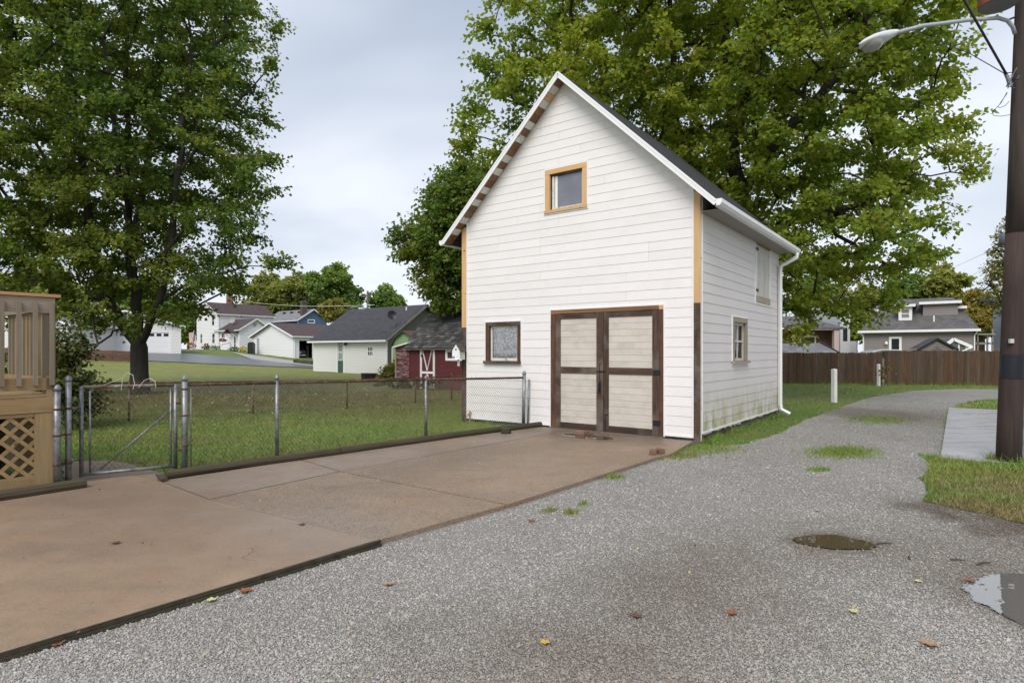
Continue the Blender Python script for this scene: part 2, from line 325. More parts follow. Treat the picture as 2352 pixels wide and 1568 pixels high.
def m_leaf(name, cols, orange=.03, clump=.3, trans=.32):
    m, nt, b = mat(name); g = nt.nodes.new('ShaderNodeNewGeometry'); r_ = g.outputs['Random Per Island']; pos = worldpos(nt)
    f = math_(nt, 'ADD', math_(nt, 'MULTIPLY', r_, .55), math_(nt, 'SUBTRACT', math_(nt, 'MULTIPLY', noise(nt, pos, clump, 4, .65), 1.5), .52))
    c = ramp(nt, f, [(.1, cols[0]), (.45, cols[1]), (.85, cols[2])])
    of = math_(nt, 'MULTIPLY', mrange(nt, noise(nt, pos, clump*3.2, 3, .6), .60, .70), mrange(nt, math_(nt, 'FRACT', math_(nt, 'MULTIPLY', r_, 13.7)), 1-orange*12, 1-orange*9, 0, .8))
    c = mixc(nt, of, c, (.23,.105,.022))
    nt.links.new(c, b.inputs['Base Color']); b.inputs['Roughness'].default_value = .45; b.inputs['Specular IOR Level'].default_value = .3
    t = nt.nodes.new('ShaderNodeBsdfTranslucent'); nt.links.new(mixc(nt, 1., c, (1.25,1.3,.6), 'MULTIPLY'), t.inputs[0])
    x = nt.nodes.new('ShaderNodeMixShader'); x.inputs[0].default_value = trans; nt.links.new(b.outputs[0], x.inputs[1]); nt.links.new(t.outputs[0], x.inputs[2])
    nt.links.new(x.outputs[0], nt.nodes['Material Output'].inputs[0]); return m

M = {}
M['grass'] = m_grass('grass ground', False); M['blade'] = m_grass('grass blades', True)
M['gravel'] = m_gravel('gravel bed', False); M['stone'] = m_gravel('gravel stones', True)
M['conc'] = m_concrete('tan concrete', (.315,.215,.138)); M['agg'] = m_concrete('exposed aggregate', (.265,.19,.13), 1)
M['strip'] = m_concrete('grey tan concrete', (.255,.20,.155))
M['white'] = m_paint('white siding', (.82,.785,.77), .5, (.86,.84,.80), .5, 1.3, .018)
M['trimw'] = m_paint('white trim', (.83,.83,.83), .4, (.7,.7,.68), .25)
M['pine'] = m_wood('new pine', (.56,.33,.14), (.66,.42,.2), 'z', .6, 6, .06, (.22,.09,.03))
M['pinex'] = m_wood('new pine across', (.56,.33,.14), (.66,.42,.2), 'x', .6, 6, .06, (.22,.09,.03))
M['dark'] = m_wood('weathered dark board', (.018,.011,.008), (.10,.055,.034), 'z', .8, 6, .2, None, (.13,.105,.09))
M['darkx'] = m_wood('weathered dark board across', (.018,.011,.008), (.10,.055,.034), 'x', .8, 6, .2, None, (.13,.105,.09))
M['brown'] = m_wood('red brown board', (.035,.015,.008), (.15,.062,.028), 'z', .75, 6, .2, None, (.035,.022,.016))
M['brownx'] = m_wood('orange brown board', (.10,.045,.018), (.30,.155,.07), 'x', .75, 5, .2)
M['beige'] = m_paint('beige painted planks', (.62,.565,.495), .6, (.62,.62,.60), .85, 2.6, .035, 0, .3)
M['roofblack'] = m_shingle('black shingles', (.026,.026,.03), .3, .14, 'yz')
M['found'] = m_paint('grey foundation', (.16,.145,.125), .85, (.5,.48,.42), .8, 3)
def m_mouldy():                                     # siding with a green algae bloom that the wall itself carries near its foot
    m, nt, b = mat('algae stained siding'); t = nt.nodes.new('ShaderNodeTexCoord'); v = t.outputs['Object']
    s = N(nt, 'ShaderNodeSeparateXYZ', ins={0: v}); mp_ = N(nt, 'ShaderNodeMapping', ins={0: v}); mp_.inputs['Scale'].default_value = (2, 2, .7)
    n1 = noise(nt, mp_.outputs[0], 2.2, 5, .65)
    hgt = mrange(nt, s.outputs[2], .2, .95, 1.15, 0)
    f = math_(nt, 'MULTIPLY', hgt, mrange(nt, n1, .36, .66))
    c = mixc(nt, mrange(nt, noise(nt, v, 1.4, 5), .4, .75, 0, .5), (.67,.63,.605), (.60,.555,.525))
    c = mixc(nt, f, c, (.33,.32,.085)); nt.links.new(vary(nt, c, .015), b.inputs['Base Color']); b.inputs['Roughness'].default_value = .5; return m
M['mouldy'] = m_mouldy()
M['darkglass'] = m_glass('dark glass'); M['greyglass'] = m_glass('dusty grey glass', (.13,.135,.16), .12, 1.0)
def m_peel(name, c1, c2, lo=.5, hi=.56, sc=(1,1,1), scale=9):
    m, nt, b = mat(name); v = objco(nt, sc); n1 = noise(nt, v, scale, 6, .72)
    c = mixc(nt, mrange(nt, n1, lo, hi), c1, c2); nt.links.new(vary(nt, c, .05), b.inputs['Base Color']); b.inputs['Roughness'].default_value = .7
    bump(nt, b, n1, .4, .004); return m
M['peelw'] = m_peel('peeling white paint', (.66,.65,.6), (.12,.09,.07), .60, .64, (1,1,.35), 14)
M['peelz'] = m_peel('cracked grey white paint', (.52,.50,.45), (.13,.10,.08), .57, .66, (1.6,1.6,.12), 12)
M['peelred'] = m_peel('peeling barn red', (.10,.02,.022), (.36,.29,.27), .50, .60, (.35,.35,3.2), 6)
M['barnred'] = m_peel('barn red', (.095,.015,.018), (.22,.10,.09), .58, .8, (.4,.4,3), 7)
M['black'] = m_paint('black metal', (.012,.012,.013), .45)
M['galv'] = m_metal('galvanised steel', (.27,.275,.29), (.15,.15,.155), .45, 9, .55)
M['galvrust'] = m_metal('rusty galvanised pipe', (.30,.27,.24), (.105,.052,.026), .65, 6, .3, (.35, .6))
M['rust'] = m_metal('rusted rail', (.055,.032,.02), (.16,.085,.04), .85, 13, .1)
M['wire'] = m_metal('dull fence wire', (.17,.145,.11), (.09,.065,.045), .6, 5, .3)
M['timber'] = m_wood('mossy landscape timber', (.028,.022,.012), (.075,.056,.032), 'x', .9, 5, .15, None, (.05,.055,.018))
M['decky'] = m_wood('yellow deck lumber', (.225,.145,.06), (.34,.23,.105), 'y', .75, 5, .1, (.13,.08,.035), (.31,.215,.11))
M['deckv'] = m_wood('yellow deck lumber upright', (.22,.145,.06), (.325,.225,.105), 'z', .75, 5, .1, None, (.24,.18,.10))
M['greyw'] = m_wood('greyed railing lumber', (.15,.125,.09), (.26,.215,.155), 'z', .8, 6, .12, None, (.21,.17,.11))
M['greywy'] = m_wood('greyed rail lumber along', (.19,.155,.12), (.32,.265,.205), 'y', .8, 6, .1, None, (.28,.22,.15))
M['brick'] = m_paint('weathered brick', (.20,.105,.075), .85, (.5,.5,.5), .8, 9, .1, 0, .6)
M['pole'] = m_wood('creosoted pole', (.022,.013,.011), (.065,.040,.032), 'z', .85, 5, 0, None, (.04,.022,.022))
M['poletop'] = m_wood('greyed pole', (.10,.075,.06), (.22,.17,.14), 'z', .85, 5, 0)
M['bark'] = m_wood('maple bark', (.017,.014,.011), (.05,.043,.033), 'z', .95, 3.5, 0)
M['twig'] = M['bark']

# ================================================ THE SETTING
def jitter_poly(pts, step=.35, amp=.06, z=0., closed=True):
    out = []; n = len(pts)
    for i in range(n):
        a, b = Vector(pts[i]), Vector(pts[(i+1) % n]); L = (b-a).length; k = max(1, int(L/step)) if L < 30 else 1
        for j in range(k):
            p = a+(b-a)*(j/k); w = amp if k > 1 else 0
            out.append((p.x+random.uniform(-w, w), p.y+random.uniform(-w, w), z))
    return out
def sheet(name, pts, z, m, step=.35, amp=.06):
    mb = MB(); q = jitter_poly(pts, step, amp, z); mb.add(q, [tuple(range(len(q)))]); o = mb.obj(name, m)
    if o.data.polygons[0].normal.z < 0: o.data.flip_normals()
    return struct(o)
# one lawn sheet out to the horizon
xs = np.unique(np.concatenate([np.linspace(-900, -120, 14), np.linspace(-120, 60, 91), np.linspace(60, 900, 14)]))
ys = np.unique(np.concatenate([np.linspace(-60, 0, 5), np.linspace(0, 120, 61), np.linspace(120, 1800, 18)]))
GX, GY = np.meshgrid(xs, ys)
def tzv(x, y):
    s_ = lambda t: (lambda c: c*c*(3-2*c))(np.clip(t, 0, 1))
    return 2.0*s_((-x-8)/38)*s_((y-22)/48)
V = np.stack([GX.ravel(), GY.ravel(), tzv(GX, GY).ravel()], 1); nx, ny = len(xs), len(ys)
I = (np.arange(ny-1)[:, None]*nx+np.arange(nx-1)[None]).ravel()
struct(fastmesh('ground', V, np.stack([I, I+1, I+nx+1, I+nx], 1), M['grass'], smooth=True))
ALLEY = [(-6,-3), (-4.7,.9), (-2.55,3.3), (-1.2,5.0), (-.2,6.1), (2.0,8.8), (2.47,9.3), (2.85,9.62), (3.42,10.05), (4.11,10.45), (5.25,11.76), (6.87,14.0), (9.29,17.04), (12.68,21.14),
         (16.61,24.7), (19.28,25.86), (21.63,25.4), (45,23), (45,-3)]
sheet('gravel_alley', ALLEY, .004, M['gravel'], .3, .07)
VERGE = [(6.3,9.3), (6.0,8.6), (5.17,7.53), (4.73,6.83), (4.39,6.4), (4.5,6.2), (4.62,5.9), (4.75,5.45), (5.6,4.8), (9,4.2), (10,6), (7.3,8.6)]
sheet('grass_verge', VERGE, .009, M['grass'], .25, .06)
ISLE = [(12.3,16.7), (13.21,17.73), (14.3,18.9), (15.91,19.99), (17.26,20.17), (22,18.2), (30,12), (20,11)]
sheet('grass_island', ISLE, .009, M['grass'], .4, .08)
padm = m_concrete('pale wet concrete', (.40,.40,.40)); pb = padm.node_tree.nodes['Principled BSDF']; pb.inputs['Roughness'].default_value = .28
def m_pad():
    m, nt, b = mat('pale wet concrete pad'); pos = worldpos(nt); st = N(nt, 'ShaderNodeMapping', ins={0: pos}); st.inputs['Rotation'].default_value = (0,0,.05); st.inputs['Scale'].default_value = (.45,2.2,1)
    n1 = noise(nt, st.outputs[0], 1.2, 6, .65); c = mixc(nt, mrange(nt, n1, .3, .7), (.42,.42,.425), (.24,.235,.23)); c = mixc(nt, mrange(nt, noise(nt, pos, 6, 4), .68, .74, 0, .8), c, (.06,.055,.05))
    nt.links.new(c, b.inputs['Base Color']); nt.links.new(mrange(nt, n1, .35, .6, .12, .5), b.inputs['Roughness']); b.inputs['Specular IOR Level'].default_value = .6
    return m
pad = MB(); a0 = Vector((6.42,8.96,0)); dd, rr = Vector((.5976,.8018,0)), Vector((.8018,-.5976,0))
pad.prism([a0, a0+rr*9, a0+rr*9+dd*9.85, a0+dd*9.85], (0,0,.035)); struct(pad.obj('concrete_pad', m_pad()), 'pale wet concrete pad beside the utility pole')
# the tan driveway slab by slab, with open joints
dr = thing('driveway', None, None)
struct(dr, 'tan concrete driveway of five slabs in front of the barn')
def slab(pts, z, m):
    c = Vector((sum(p[0] for p in pts)/len(pts), sum(p[1] for p in pts)/len(pts), 0)); q = []
    n = len(pts)
    for i in range(n):
        a, b = Vector((*pts[i], 0)), Vector((*pts[(i+1) % n], 0)); k = max(1, int((b-a).length/.5))
        for j in range(k):
            p = a+(b-a)*(j/k); e = (c-p).normalized()*(.010+random.uniform(0, .008)); q.append((p.x+e.x, p.y+e.y, -.08))
    MB().prism(q, (0,0,.08+z)).obj('concrete_slab', m, dr)
slab([(-1.115,4.91), (-3.19,6.3), (-4.25,7.2), (-4.75,7.5), (-5.7,6.5), (-9.2,2.2), (-5.2,-.1)], .055, M['conc'])
slab([(-4.25,7.2), (-3.19,6.3), (-2.23,7.77), (-3.05,8.62)], .05, M['strip'])
slab([(-3.19,6.3), (-1.115,4.91), (-.05,6.08), (-2.23,7.77)], .048, M['agg'])
slab([(-3.05,8.62), (-2.23,7.77), (-1.15,9.1), (1.22,12.03), (.55,12.52)], .05, M['strip'])
slab([(-2.23,7.77), (-.05,6.08), (2.14,8.8), (2.47,9.18), (3.17,10.42), (1.22,12.03), (-1.15,9.1)], .049, M['agg'])
eb = MB()
for dz, dx in ((.0, .0), (.03, .012)):
    e0, e1 = Vector((-1.085,4.93,.012+dz)), Vector((-5.1,.14,.012+dz)); off = Vector((.77,-.64,0))*(.012-dx)
    eb.beam(e0+off, e1+off, .022, .025)
tag(eb.obj('edging_board', m_wood('dark wet edging', (.02,.016,.01), (.06,.05,.028), 'x', .8, 5, 0, None, (.05,.055,.02))), 'long dark mossy edging board along the driveway edge', 'edging')
# paving behind the gate, asphalt and paths far left
sheet('gate_path', [gnd(*p) for p in ((150,1125), (150,1062), (250,1058), (300,1066), (345,1082), (405,1096), (380,1104))], .012, M['strip'], .3, .04)
def terr(name, pts, m, dz=.02, n=14):               # a strip of ground cover laid over the sloping land between two edges
    (a, b), (c, d) = pts; V_, Q_ = [], []
    for i in range(n+1):
        for j in range(n+1):
            p = Vector(a).lerp(Vector(b), i/n); q = Vector(d).lerp(Vector(c), i/n); x = p.lerp(q, j/n); V_.append((x.x, x.y, tz(x.x, x.y)+dz))
    for i in range(n):
        for j in range(n): k = i*(n+1)+j; Q_.append((k, k+1, k+n+2, k+n+1))
    return struct(MB().add(V_, Q_).obj(name, m))
asph = m_paint('wet grey asphalt', (.085,.088,.095), .35, (1.5,1.5,1.5), .5, .5)
terr('asphalt_drive', (((-46,49), (-17,51.5)), ((-18,61), (-50,63))), asph, .05)
terr('far_path', (((-26,60), (-13.5,52)), ((-13,54), (-34,72))), m_paint('grey path', (.33,.32,.30), .6), .06)
def m_water(name, col, rip=0, ior=1.7, pud=None):
    m, nt, b = mat(name); b.inputs['Base Color'].default_value = C4(col); b.inputs['Roughness'].default_value = .015; b.inputs['Specular IOR Level'].default_value = .5; b.inputs['IOR'].default_value = ior
    pos = worldpos(nt); h = noise(nt, pos, 9, 2, .5)
    if rip:
        for c, w in ((( 3.62,4.02), 1.), ((3.63,3.83), 1.), ((3.30,4.02), .4), ((3.10,3.82), .5)):
            dn = N(nt, 'ShaderNodeVectorMath', operation='DISTANCE', ins={0: pos, 1: (c[0], c[1], .013)}).outputs['Value']
            h = math_(nt, 'ADD', h, math_(nt, 'MULTIPLY', math_(nt, 'SINE', math_(nt, 'MULTIPLY', dn, 190)), mrange(nt, dn, 0, .11*w, .9*w, 0)))
    bump(nt, b, h, .10, .006)
    if pud:                                             # the water thins out among the stones at its rim
        c, rx, ry, rot = pud; k = spot(nt, pos, c, rx, ry, .05, .22, 4.5, rot); k = math_(nt, 'ADD', k, mrange(nt, noise(nt, pos, 70, 3, .6), .3, .7, -.42, .42))
        t = nt.nodes.new('ShaderNodeBsdfTransparent'); x = nt.nodes.new('ShaderNodeMixShader'); nt.links.new(mrange(nt, k, .42, .58), x.inputs[0]); nt.links.new(t.outputs[0], x.inputs[1]); nt.links.new(b.outputs[0], x.inputs[2]); nt.links.new(x.outputs[0], nt.nodes['Material Output'].inputs[0])
    return m
def puddle(name, c, rx, ry, rot, m, z=.013, lab=None, seed=1):
    rnd = random.Random(seed); n = 72; ph = [rnd.uniform(0, 6.28) for _ in range(7)]; q = []
    for i in range(n):
        t = 2*math.pi*i/n; r = 1+.10*math.sin(3*t+ph[0])+.07*math.sin(5*t+ph[1])+.05*math.sin(9*t+ph[2])+.04*math.sin(17*t+ph[3])+rnd.uniform(-.03, .03)
        x, y = 1.3*rx*r*math.cos(t), 1.3*ry*r*math.sin(t); q.append((c[0]+x*math.cos(rot)-y*math.sin(rot), c[1]+x*math.sin(rot)+y*math.cos(rot), z))
    return struct(MB().add(q, [tuple(range(n))]).obj(name, m), lab)
PUD = [((2.70,5.0), .31, .19, -.2), ((3.53,3.66), .60, .60, 0.), ((1.36,10.95), .55, .22, -.64)]
puddle('puddle', *PUD[0], m_water('muddy water', (.085,.06,.034), 0, 1.7, PUD[0]), .0135, 'small brown puddle in the middle of the gravel alley', 3)
puddle('puddle', *PUD[1], m_water('rain water', (.15,.145,.13), 1, 2.9, PUD[1]), .0135, 'bright puddle reflecting the utility pole and sky', 5)
puddle('puddle', *PUD[2], m_water('shallow water', (.075,.052,.036), 0, 1.7, PUD[2]), .0545, 'shallow dark puddle in front of the barn doors', 8)

# ================================================ THE BARN
BM = (1.0794, 12.1176); HW, BD, SL, AP = 2.757, 5.668, .965, 7.08
barn = thing('barn', 'tall white clapboard barn with beige double doors and steep black roof', 'barn', (*BM, 0), RA)
zu = lambda x: AP-SL*abs(x)
OP_W = (-2.06,-1.10,1.345,2.255); OP_G = (-.475,.51,4.455,5.345); OP_D = (-.33,2.096,-.2,2.452)
OS_W = (1.843,2.854,1.366,2.305); OS_H = (3.54,4.80,2.70,4.144)
# walls behind the boards
def flat(face, poly, holes, m, name, depth=.10, off=0.):
    mb = MB()
    for _, q in courses(poly, -50, 100, holes):
        if face == 'f': mb.prism([(a, .004, z) for a, z in q], (0, depth, 0))
        else: mb.prism([(HW-.004, a, z) for a, z in q], (-depth, 0, 0))
    return mb.obj(name, m, barn)
flat('f', [(-HW,.0), (HW,.0), (HW,zu(HW)), (0,AP), (-HW,zu(HW))], [OP_W, OP_G, OP_D], M['dark'], 'wall')
flat('s', [(0,.0), (BD,.0), (BD,zu(HW)), (0,zu(HW))], [OS_W, OS_H], M['dark'], 'wall')
MB().prism([(-HW,BD,0), (HW,BD,0), (HW,BD,zu(HW)), (0,BD,AP), (-HW,BD,zu(HW))], (0,-.1,0)).obj('wall', M['white'], barn)
MB().box(-HW,-HW+.1,0,BD-.1,0,zu(HW)).obj('wall', M['white'], barn)
MB().box(-HW+.02,HW-.02,.035,BD-.03,-.15,.17).obj('foundation', M['found'], barn)
MB().box(-HW+.1,HW-.1,.3,BD-.2,.18,.2).obj('floor', M['dark'], barn)
# front boards, every one an object
jr = random.Random(5)
jset = {i: sorted(jr.sample([-1.7,-1.2,-.6,-.15,.35,.9,1.35,1.8], 1 if i % 3 else 2)) for i in range(60)}
zt = lambda x: zu(x)-.005
ebx = .028                                          # white edge channel round each opening
G_ = lambda o: (o[0]-ebx, o[1]+ebx, o[2]-ebx, o[3]+ebx)
for base, q in courses([(-2.60,.115), (2.63,.115), (2.63,zt(2.63)), (0,zt(0)), (-2.60,zt(2.60))], .104, .176, [G_(OP_W), G_(OP_G), G_(OP_D)], lambda i: jset.get(i, ())):
    mb = MB(); lapped(mb, base, q, .176, 'f', .0105, .004); mb.obj('siding_board', M['white'], barn)
for base, q in courses([(.075,.19), (5.60,.19), (5.60,zu(HW)-.02), (.075,zu(HW)-.02)], .17, .178, [G_(OS_W), G_(OS_H)], lambda i: ([1.2+1.1*(i % 3)] if i % 2 else [])):
    mb = MB(); lapped(mb, base, q, .178, 's', .012, .004); mb.v = [(x+HW, y, z) for x, y, z in mb.v]; mb.obj('siding_board', M['mouldy'], barn)
def edge_f(o, name='edge_channel', m=None):
    mb = MB(); x0, x1, z0, z1 = o; e = ebx
    mb.box(x0-e,x0,-.024,.0,z0-e,z1+e); mb.box(x1,x1+e,-.024,.0,z0-e,z1+e); mb.box(x0,x1,-.0235,.0,z1,z1+e)
    if z0 > .2: mb.box(x0,x1,-.0235,.0,z0-e,z0)
    mb.obj(name, M['trimw'], barn)
edge_f(OP_W); edge_f(OP_G); edge_f((OP_D[0],OP_D[1],.09,OP_D[3]))
def edge_s(o):
    mb = MB(); y0, y1, z0, z1 = o; e = ebx
    mb.box(HW,HW+.024,y0-e,y0,z0-e,z1+e); mb.box(HW,HW+.024,y1,y1+e,z0-e,z1+e); mb.box(HW,HW+.0235,y0,y1,z1,z1+e); mb.box(HW,HW+.0235,y0,y1,z0-e,z0); mb.obj('edge_channel', M['trimw'], barn)
edge_s(OS_W); edge_s(OS_H)
for x0, x1 in ((2.63,2.652), (-2.625,-2.60)): MB().box(x0,x1,-.026,0,.09,zu(x1)-.02).obj('edge_channel', M['trimw'], barn)
MB().box(-2.60,-.33-ebx,-.028,0,.085,.113).obj('bottom_strip', M['trimw'], barn); MB().box(2.096+ebx,2.63,-.028,0,.085,.113).obj('bottom_strip', M['trimw'], barn)
MB().box(HW,HW+.028,.075,5.60,.16,.188).obj('bottom_strip', M['trimw'], barn)
for y0, y1 in ((.055,.075), (5.60,5.62)): MB().box(HW,HW+.026,y0,y1,.16,zu(HW)-.02).obj('edge_channel', M['trimw'], barn)
# corner boards: new pine above, old dark board below
def corner(x0, x1, zs, top):
    MB().box(x0,x1,-.022,.0035,zs,top).obj('corner_board', M['pine'], barn)['label'] = 'new yellow pine corner board above the old dark one'
    MB().box(x0,x1,-.022,.0035,.0,zs-.003).obj('corner_board', M['dark'], barn)['label'] = 'old dark weathered corner board'
corner(2.652,HW+.012,2.46,zu(2.7)-.05); corner(-HW-.012,-2.625,2.16,zu(2.7)-.03)
MB().box(HW+.0,HW+.018,-.001,.055,.03,zu(HW)-.05).obj('corner_strip', M['peelw'], barn)
MB().box(HW,HW+.016,5.62,BD,.03,zu(HW)-.05).obj('corner_strip', M['dark'], barn)
for i in range(9):                                  # torn strip of old paint paper under the side wall
    y0 = .1+i*.6; MB().prism([(HW+.002,y0,.165), (HW+.002,y0+.57,.165), (HW+.002,y0+.5,.165-random.uniform(.02,.06)), (HW+.002,y0+.25,.165-random.uniform(.01,.05)), (HW+.002,y0+.05,.165-random.uniform(.02,.06))], (.006,0,0)).obj('torn_strip', M['peelw'], barn)
# double doors
def leaf(x0, x1, l0, l1):
    dn = thing('door', None, None); dn.parent = barn
    for k in ('label', 'category'):
        if k in dn: del dn[k]
    def P(n, m, *b): return MB().box(*b).obj(n, m, dn)
    P('stile', M['dark'], x0,x0+l0,-.03,.02,.065,2.37); P('stile', M['dark'], x1-l1,x1,-.03,.02,.065,2.37)
    for z0, z1 in ((2.268,2.366), (1.175,1.30), (.068,.18)): P('rail', M['darkx'], x0+l0,x1-l1,-.028,.018,z0,z1)
    for z0, z1 in ((1.30,2.268), (.18,1.175)):
        n = 8; h = (z1-z0)/n
        for i in range(n): P('plank', M['beige'], x0+l0,x1-l1,-.010-random.uniform(0,.0025),.012,z0+i*h+.0016,z0+(i+1)*h-.0016)
    P('backing', M['dark'], x0,x1,.021,.03,.065,2.37)
    return dn
dl = leaf(-.215,.872,.115,.145); dr2 = leaf(.884,2.008,.105,.125)
h_ = MB(); h_.tube([(.80,-.035,.98), (.80,-.085,.97), (.80,-.09,.87), (.80,-.04,.86)], .011, 6); h_.box(.775,.828,-.036,-.029,.80,1.03); h_.obj('handle', M['black'], dl)
MB().tube([(.80,-.036,1.05), (.80,-.036,1.38), (.83,-.036,1.38)], .006, 6).obj('hook', M['black'], dl)
MB().box(.74,.92,-.045,-.03,1.212,1.238).obj('latch_bar', M['black'], dl)
MB().tube([(.925,-.038,.06), (.925,-.038,.40), (.99,-.038,.40)], .008, 6).obj('drop_bolt', M['black'], dr2)
for z in (1.22, .30): MB().box(1.90,2.045,-.037,-.029,z-.05,z+.05).obj('hinge', M['black'], dr2)
MB().box(-.33,-.22,-.034,.02,.03,2.372).obj('door_jamb', M['brown'], barn)
MB().box(2.012,2.096,-.034,.02,.03,2.372).obj('door_jamb', M['brown'], barn)['label'] = 'red brown right door jamb'
MB().box(-.33,2.01,-.036,.02,2.376,2.452).obj('door_header', M['brownx'], barn)
MB().box(2.013,2.096,-.036,.02,2.376,2.452).obj('header_block', M['pine'], barn)
MB().box(-.33,2.096,-.06,.03,.03,.06).obj('door_sill', M['found'], barn)
MB().box(-.2,2.0,.05,.08,.1,2.4).obj('door_backing', M['dark'], barn)
# front window with a lace curtain
def ring(mb, x0, x1, z0, z1, w, y0, y1, face='f', wb=None):
    wb = wb or w; B_ = (lambda a0, a1, c0, c1, e0, e1: mb.box(a0, a1, c0, c1, e0, e1)) if face == 'f' else (lambda a0, a1, c0, c1, e0, e1: mb.box(HW-c1, HW-c0, a0, a1, e0, e1))
    B_(x0,x0+w,y0,y1,z0,z1); B_(x1-w,x1,y0,y1,z0,z1); B_(x0+w,x1-w,y0+.0007,y1,z1-w,z1); B_(x0+w,x1-w,y0+.0007,y1,z0,z0+wb); return mb
def frame(name): 
    e = thing(name, None, None); e.parent = barn
    for k in ('label', 'category'):
        if k in e: del e[k]
    return e
w1 = frame('window')
MB().box(-2.06,-1.955,-.03,.06,1.405,2.17).obj('casing', M['brown'], w1); MB().box(-1.182,-1.10,-.03,.06,1.405,2.17).obj('casing', M['brown'], w1)
MB().box(-2.06,-1.10,-.032,.06,2.173,2.255).obj('casing', M['darkx'], w1); MB().box(-2.10,-1.09,-.075,.06,1.345,1.402).obj('sill', M['darkx'], w1)
ring(MB(), -1.955,-1.182,1.405,2.17,.042,.03,.065,'f',.06).obj('sash', M['peelw'], w1)
def m_pane():
    m, nt, b = mat('clear old glass'); tr = nt.nodes.new('ShaderNodeBsdfTransparent'); gl = nt.nodes.new('ShaderNodeBsdfGlossy'); gl.inputs['Roughness'].default_value = .05
    fr = nt.nodes.new('ShaderNodeFresnel'); fr.inputs[0].default_value = 1.6; x = nt.nodes.new('ShaderNodeMixShader')
    nt.links.new(fr.outputs[0], x.inputs[0]); nt.links.new(tr.outputs[0], x.inputs[1]); nt.links.new(gl.outputs[0], x.inputs[2]); nt.links.new(x.outputs[0], nt.nodes['Material Output'].inputs[0]); return m
M['pane'] = m_pane()
MB().box(-1.92,-1.215,.044,.048,1.46,2.13).obj('pane', M['pane'], w1)
def m_lace():
    m, nt, b = mat('lace curtain'); v = objco(nt, (1,1,1), False); vv = N(nt, 'ShaderNodeTexVoronoi', ins={0: v}); vv.inputs['Scale'].default_value = 19
    n1 = noise(nt, objco(nt, (5,1,.5), False), 9, 4); c = mixc(nt, mrange(nt, vv.outputs['Distance'], .35, .75), (.98,.97,.95), (.42,.41,.40)); c = mixc(nt, mrange(nt, n1, .5, .7, 0, .6), c, (.33,.29,.21))
    s = N(nt, 'ShaderNodeSeparateXYZ', ins={0: v}); bandz = math_(nt, 'ABSOLUTE', math_(nt, 'SUBTRACT', s.outputs[2], 1.60)); c = mixc(nt, mrange(nt, bandz, .02, .03, 1, 0), c, (.88,.87,.85))
    nt.links.new(c, b.inputs['Base Color']); b.inputs['Roughness'].default_value = .9; return m
cu = MB(); nn = 46; px = [(-1.93+.73*i/nn, .062+.010*math.sin(i*1.15)+.005*math.sin(i*2.7)) for i in range(nn+1)]
cu.add([(x, y, z) for z in (1.45,2.14) for x, y in px], [(i, i+1, nn+2+i, nn+1+i) for i in range(nn)]); cu.obj('curtain', m_lace(), w1)
# gable window in new pine
w2 = frame('window'); w2['label'] = 'square gable window in new pine casing with dusty grey glass'
MB().box(-.475,-.365,-.03,.02,4.515,5.245).obj('casing', M['pine'], w2); MB().box(.41,.51,-.03,.02,4.515,5.245).obj('casing', M['pine'], w2)
MB().box(-.475,.51,-.032,.02,5.248,5.345).obj('casing', M['pinex'], w2); MB().box(-.49,.52,-.045,.02,4.455,4.512).obj('sill', M['pinex'], w2)
MB().box(-.365,-.345,.02,.10,4.515,5.245).obj('jamb_liner', M['dark'], w2); MB().box(-.365,.41,.02,.10,5.21,5.245).obj('jamb_liner', M['dark'], w2)
MB().box(-.333,-.285,.03,.075,4.515,5.21).obj('sash_stile', M['peelw'], w2); MB().box(-.27,-.215,.045,.09,4.55,5.21).obj('sash_stile', M['trimw'], w2)
MB().box(.365,.41,.035,.09,4.515,5.21).obj('sash_stile', M['peelw'], w2); MB().box(-.285,.365,.03,.085,4.515,4.56).obj('sash_rail', M['peelz'], w2)
MB().box(-.215,.365,.055,.06,4.56,5.21).obj('pane', M['greyglass'], w2); MB().box(-.36,.40,.10,.13,4.5,5.26).obj('backing', M['dark'], w2)
# side window and boarded hatch
def SB(y0, y1, c0, c1, z0, z1): return MB().box(HW-c1, HW-c0, y0, y1, z0, z1)
w3 = frame('window'); w3['label'] = 'grey weathered side window with curtain'
pw = m_wood('grey silver wood', (.20,.165,.12), (.36,.31,.24), 'z', .85, 6, .1); pwy = m_wood('grey silver wood along', (.24,.19,.13), (.42,.36,.28), 'y', .85, 6, .1)
SB(1.843,1.955,-.03,.05,1.42,2.20).obj('casing', pw, w3); SB(2.76,2.854,-.03,.05,1.42,2.20).obj('casing', pw, w3); SB(1.843,2.854,-.032,.05,2.203,2.305).obj('casing', pwy, w3)
SB(1.80,2.90,-.08,.05,1.366,1.415).obj('sill', pwy, w3)
mb = MB(); ring(mb, 1.955,2.76,1.42,2.20,.05,.03,.07,'s'); mb.box(HW-.068,HW-.032,1.955,2.76,1.80,1.84); mb.box(HW-.067,HW-.033,2.33,2.37,1.47,2.15); mb.obj('sash', M['peelz'], w3)
SB(2.0,2.71,.05,.054,1.47,2.15).obj('pane', M['pane'], w3)
c3 = MB(); c3.add([(HW-.085-.012*math.sin(i*1.3), 1.99+.73*i/30, z) for z in (1.45,2.17) for i in range(31)], [(i, i+1, 32+i, 31+i) for i in range(30)]); c3.obj('curtain', m_paint('grey curtain', (.42,.43,.45), .9, (.4,.4,.4), .8, 7), w3)
w4 = frame('hatch'); w4['label'] = 'boarded loft hatch of cracked white planks'
mb = MB(); mb.box(HW-.02,HW+.022,3.54,3.62,2.86,4.0); mb.box(HW-.02,HW+.022,4.72,4.80,2.86,4.0); mb.obj('casing', M['peelw'], w4)
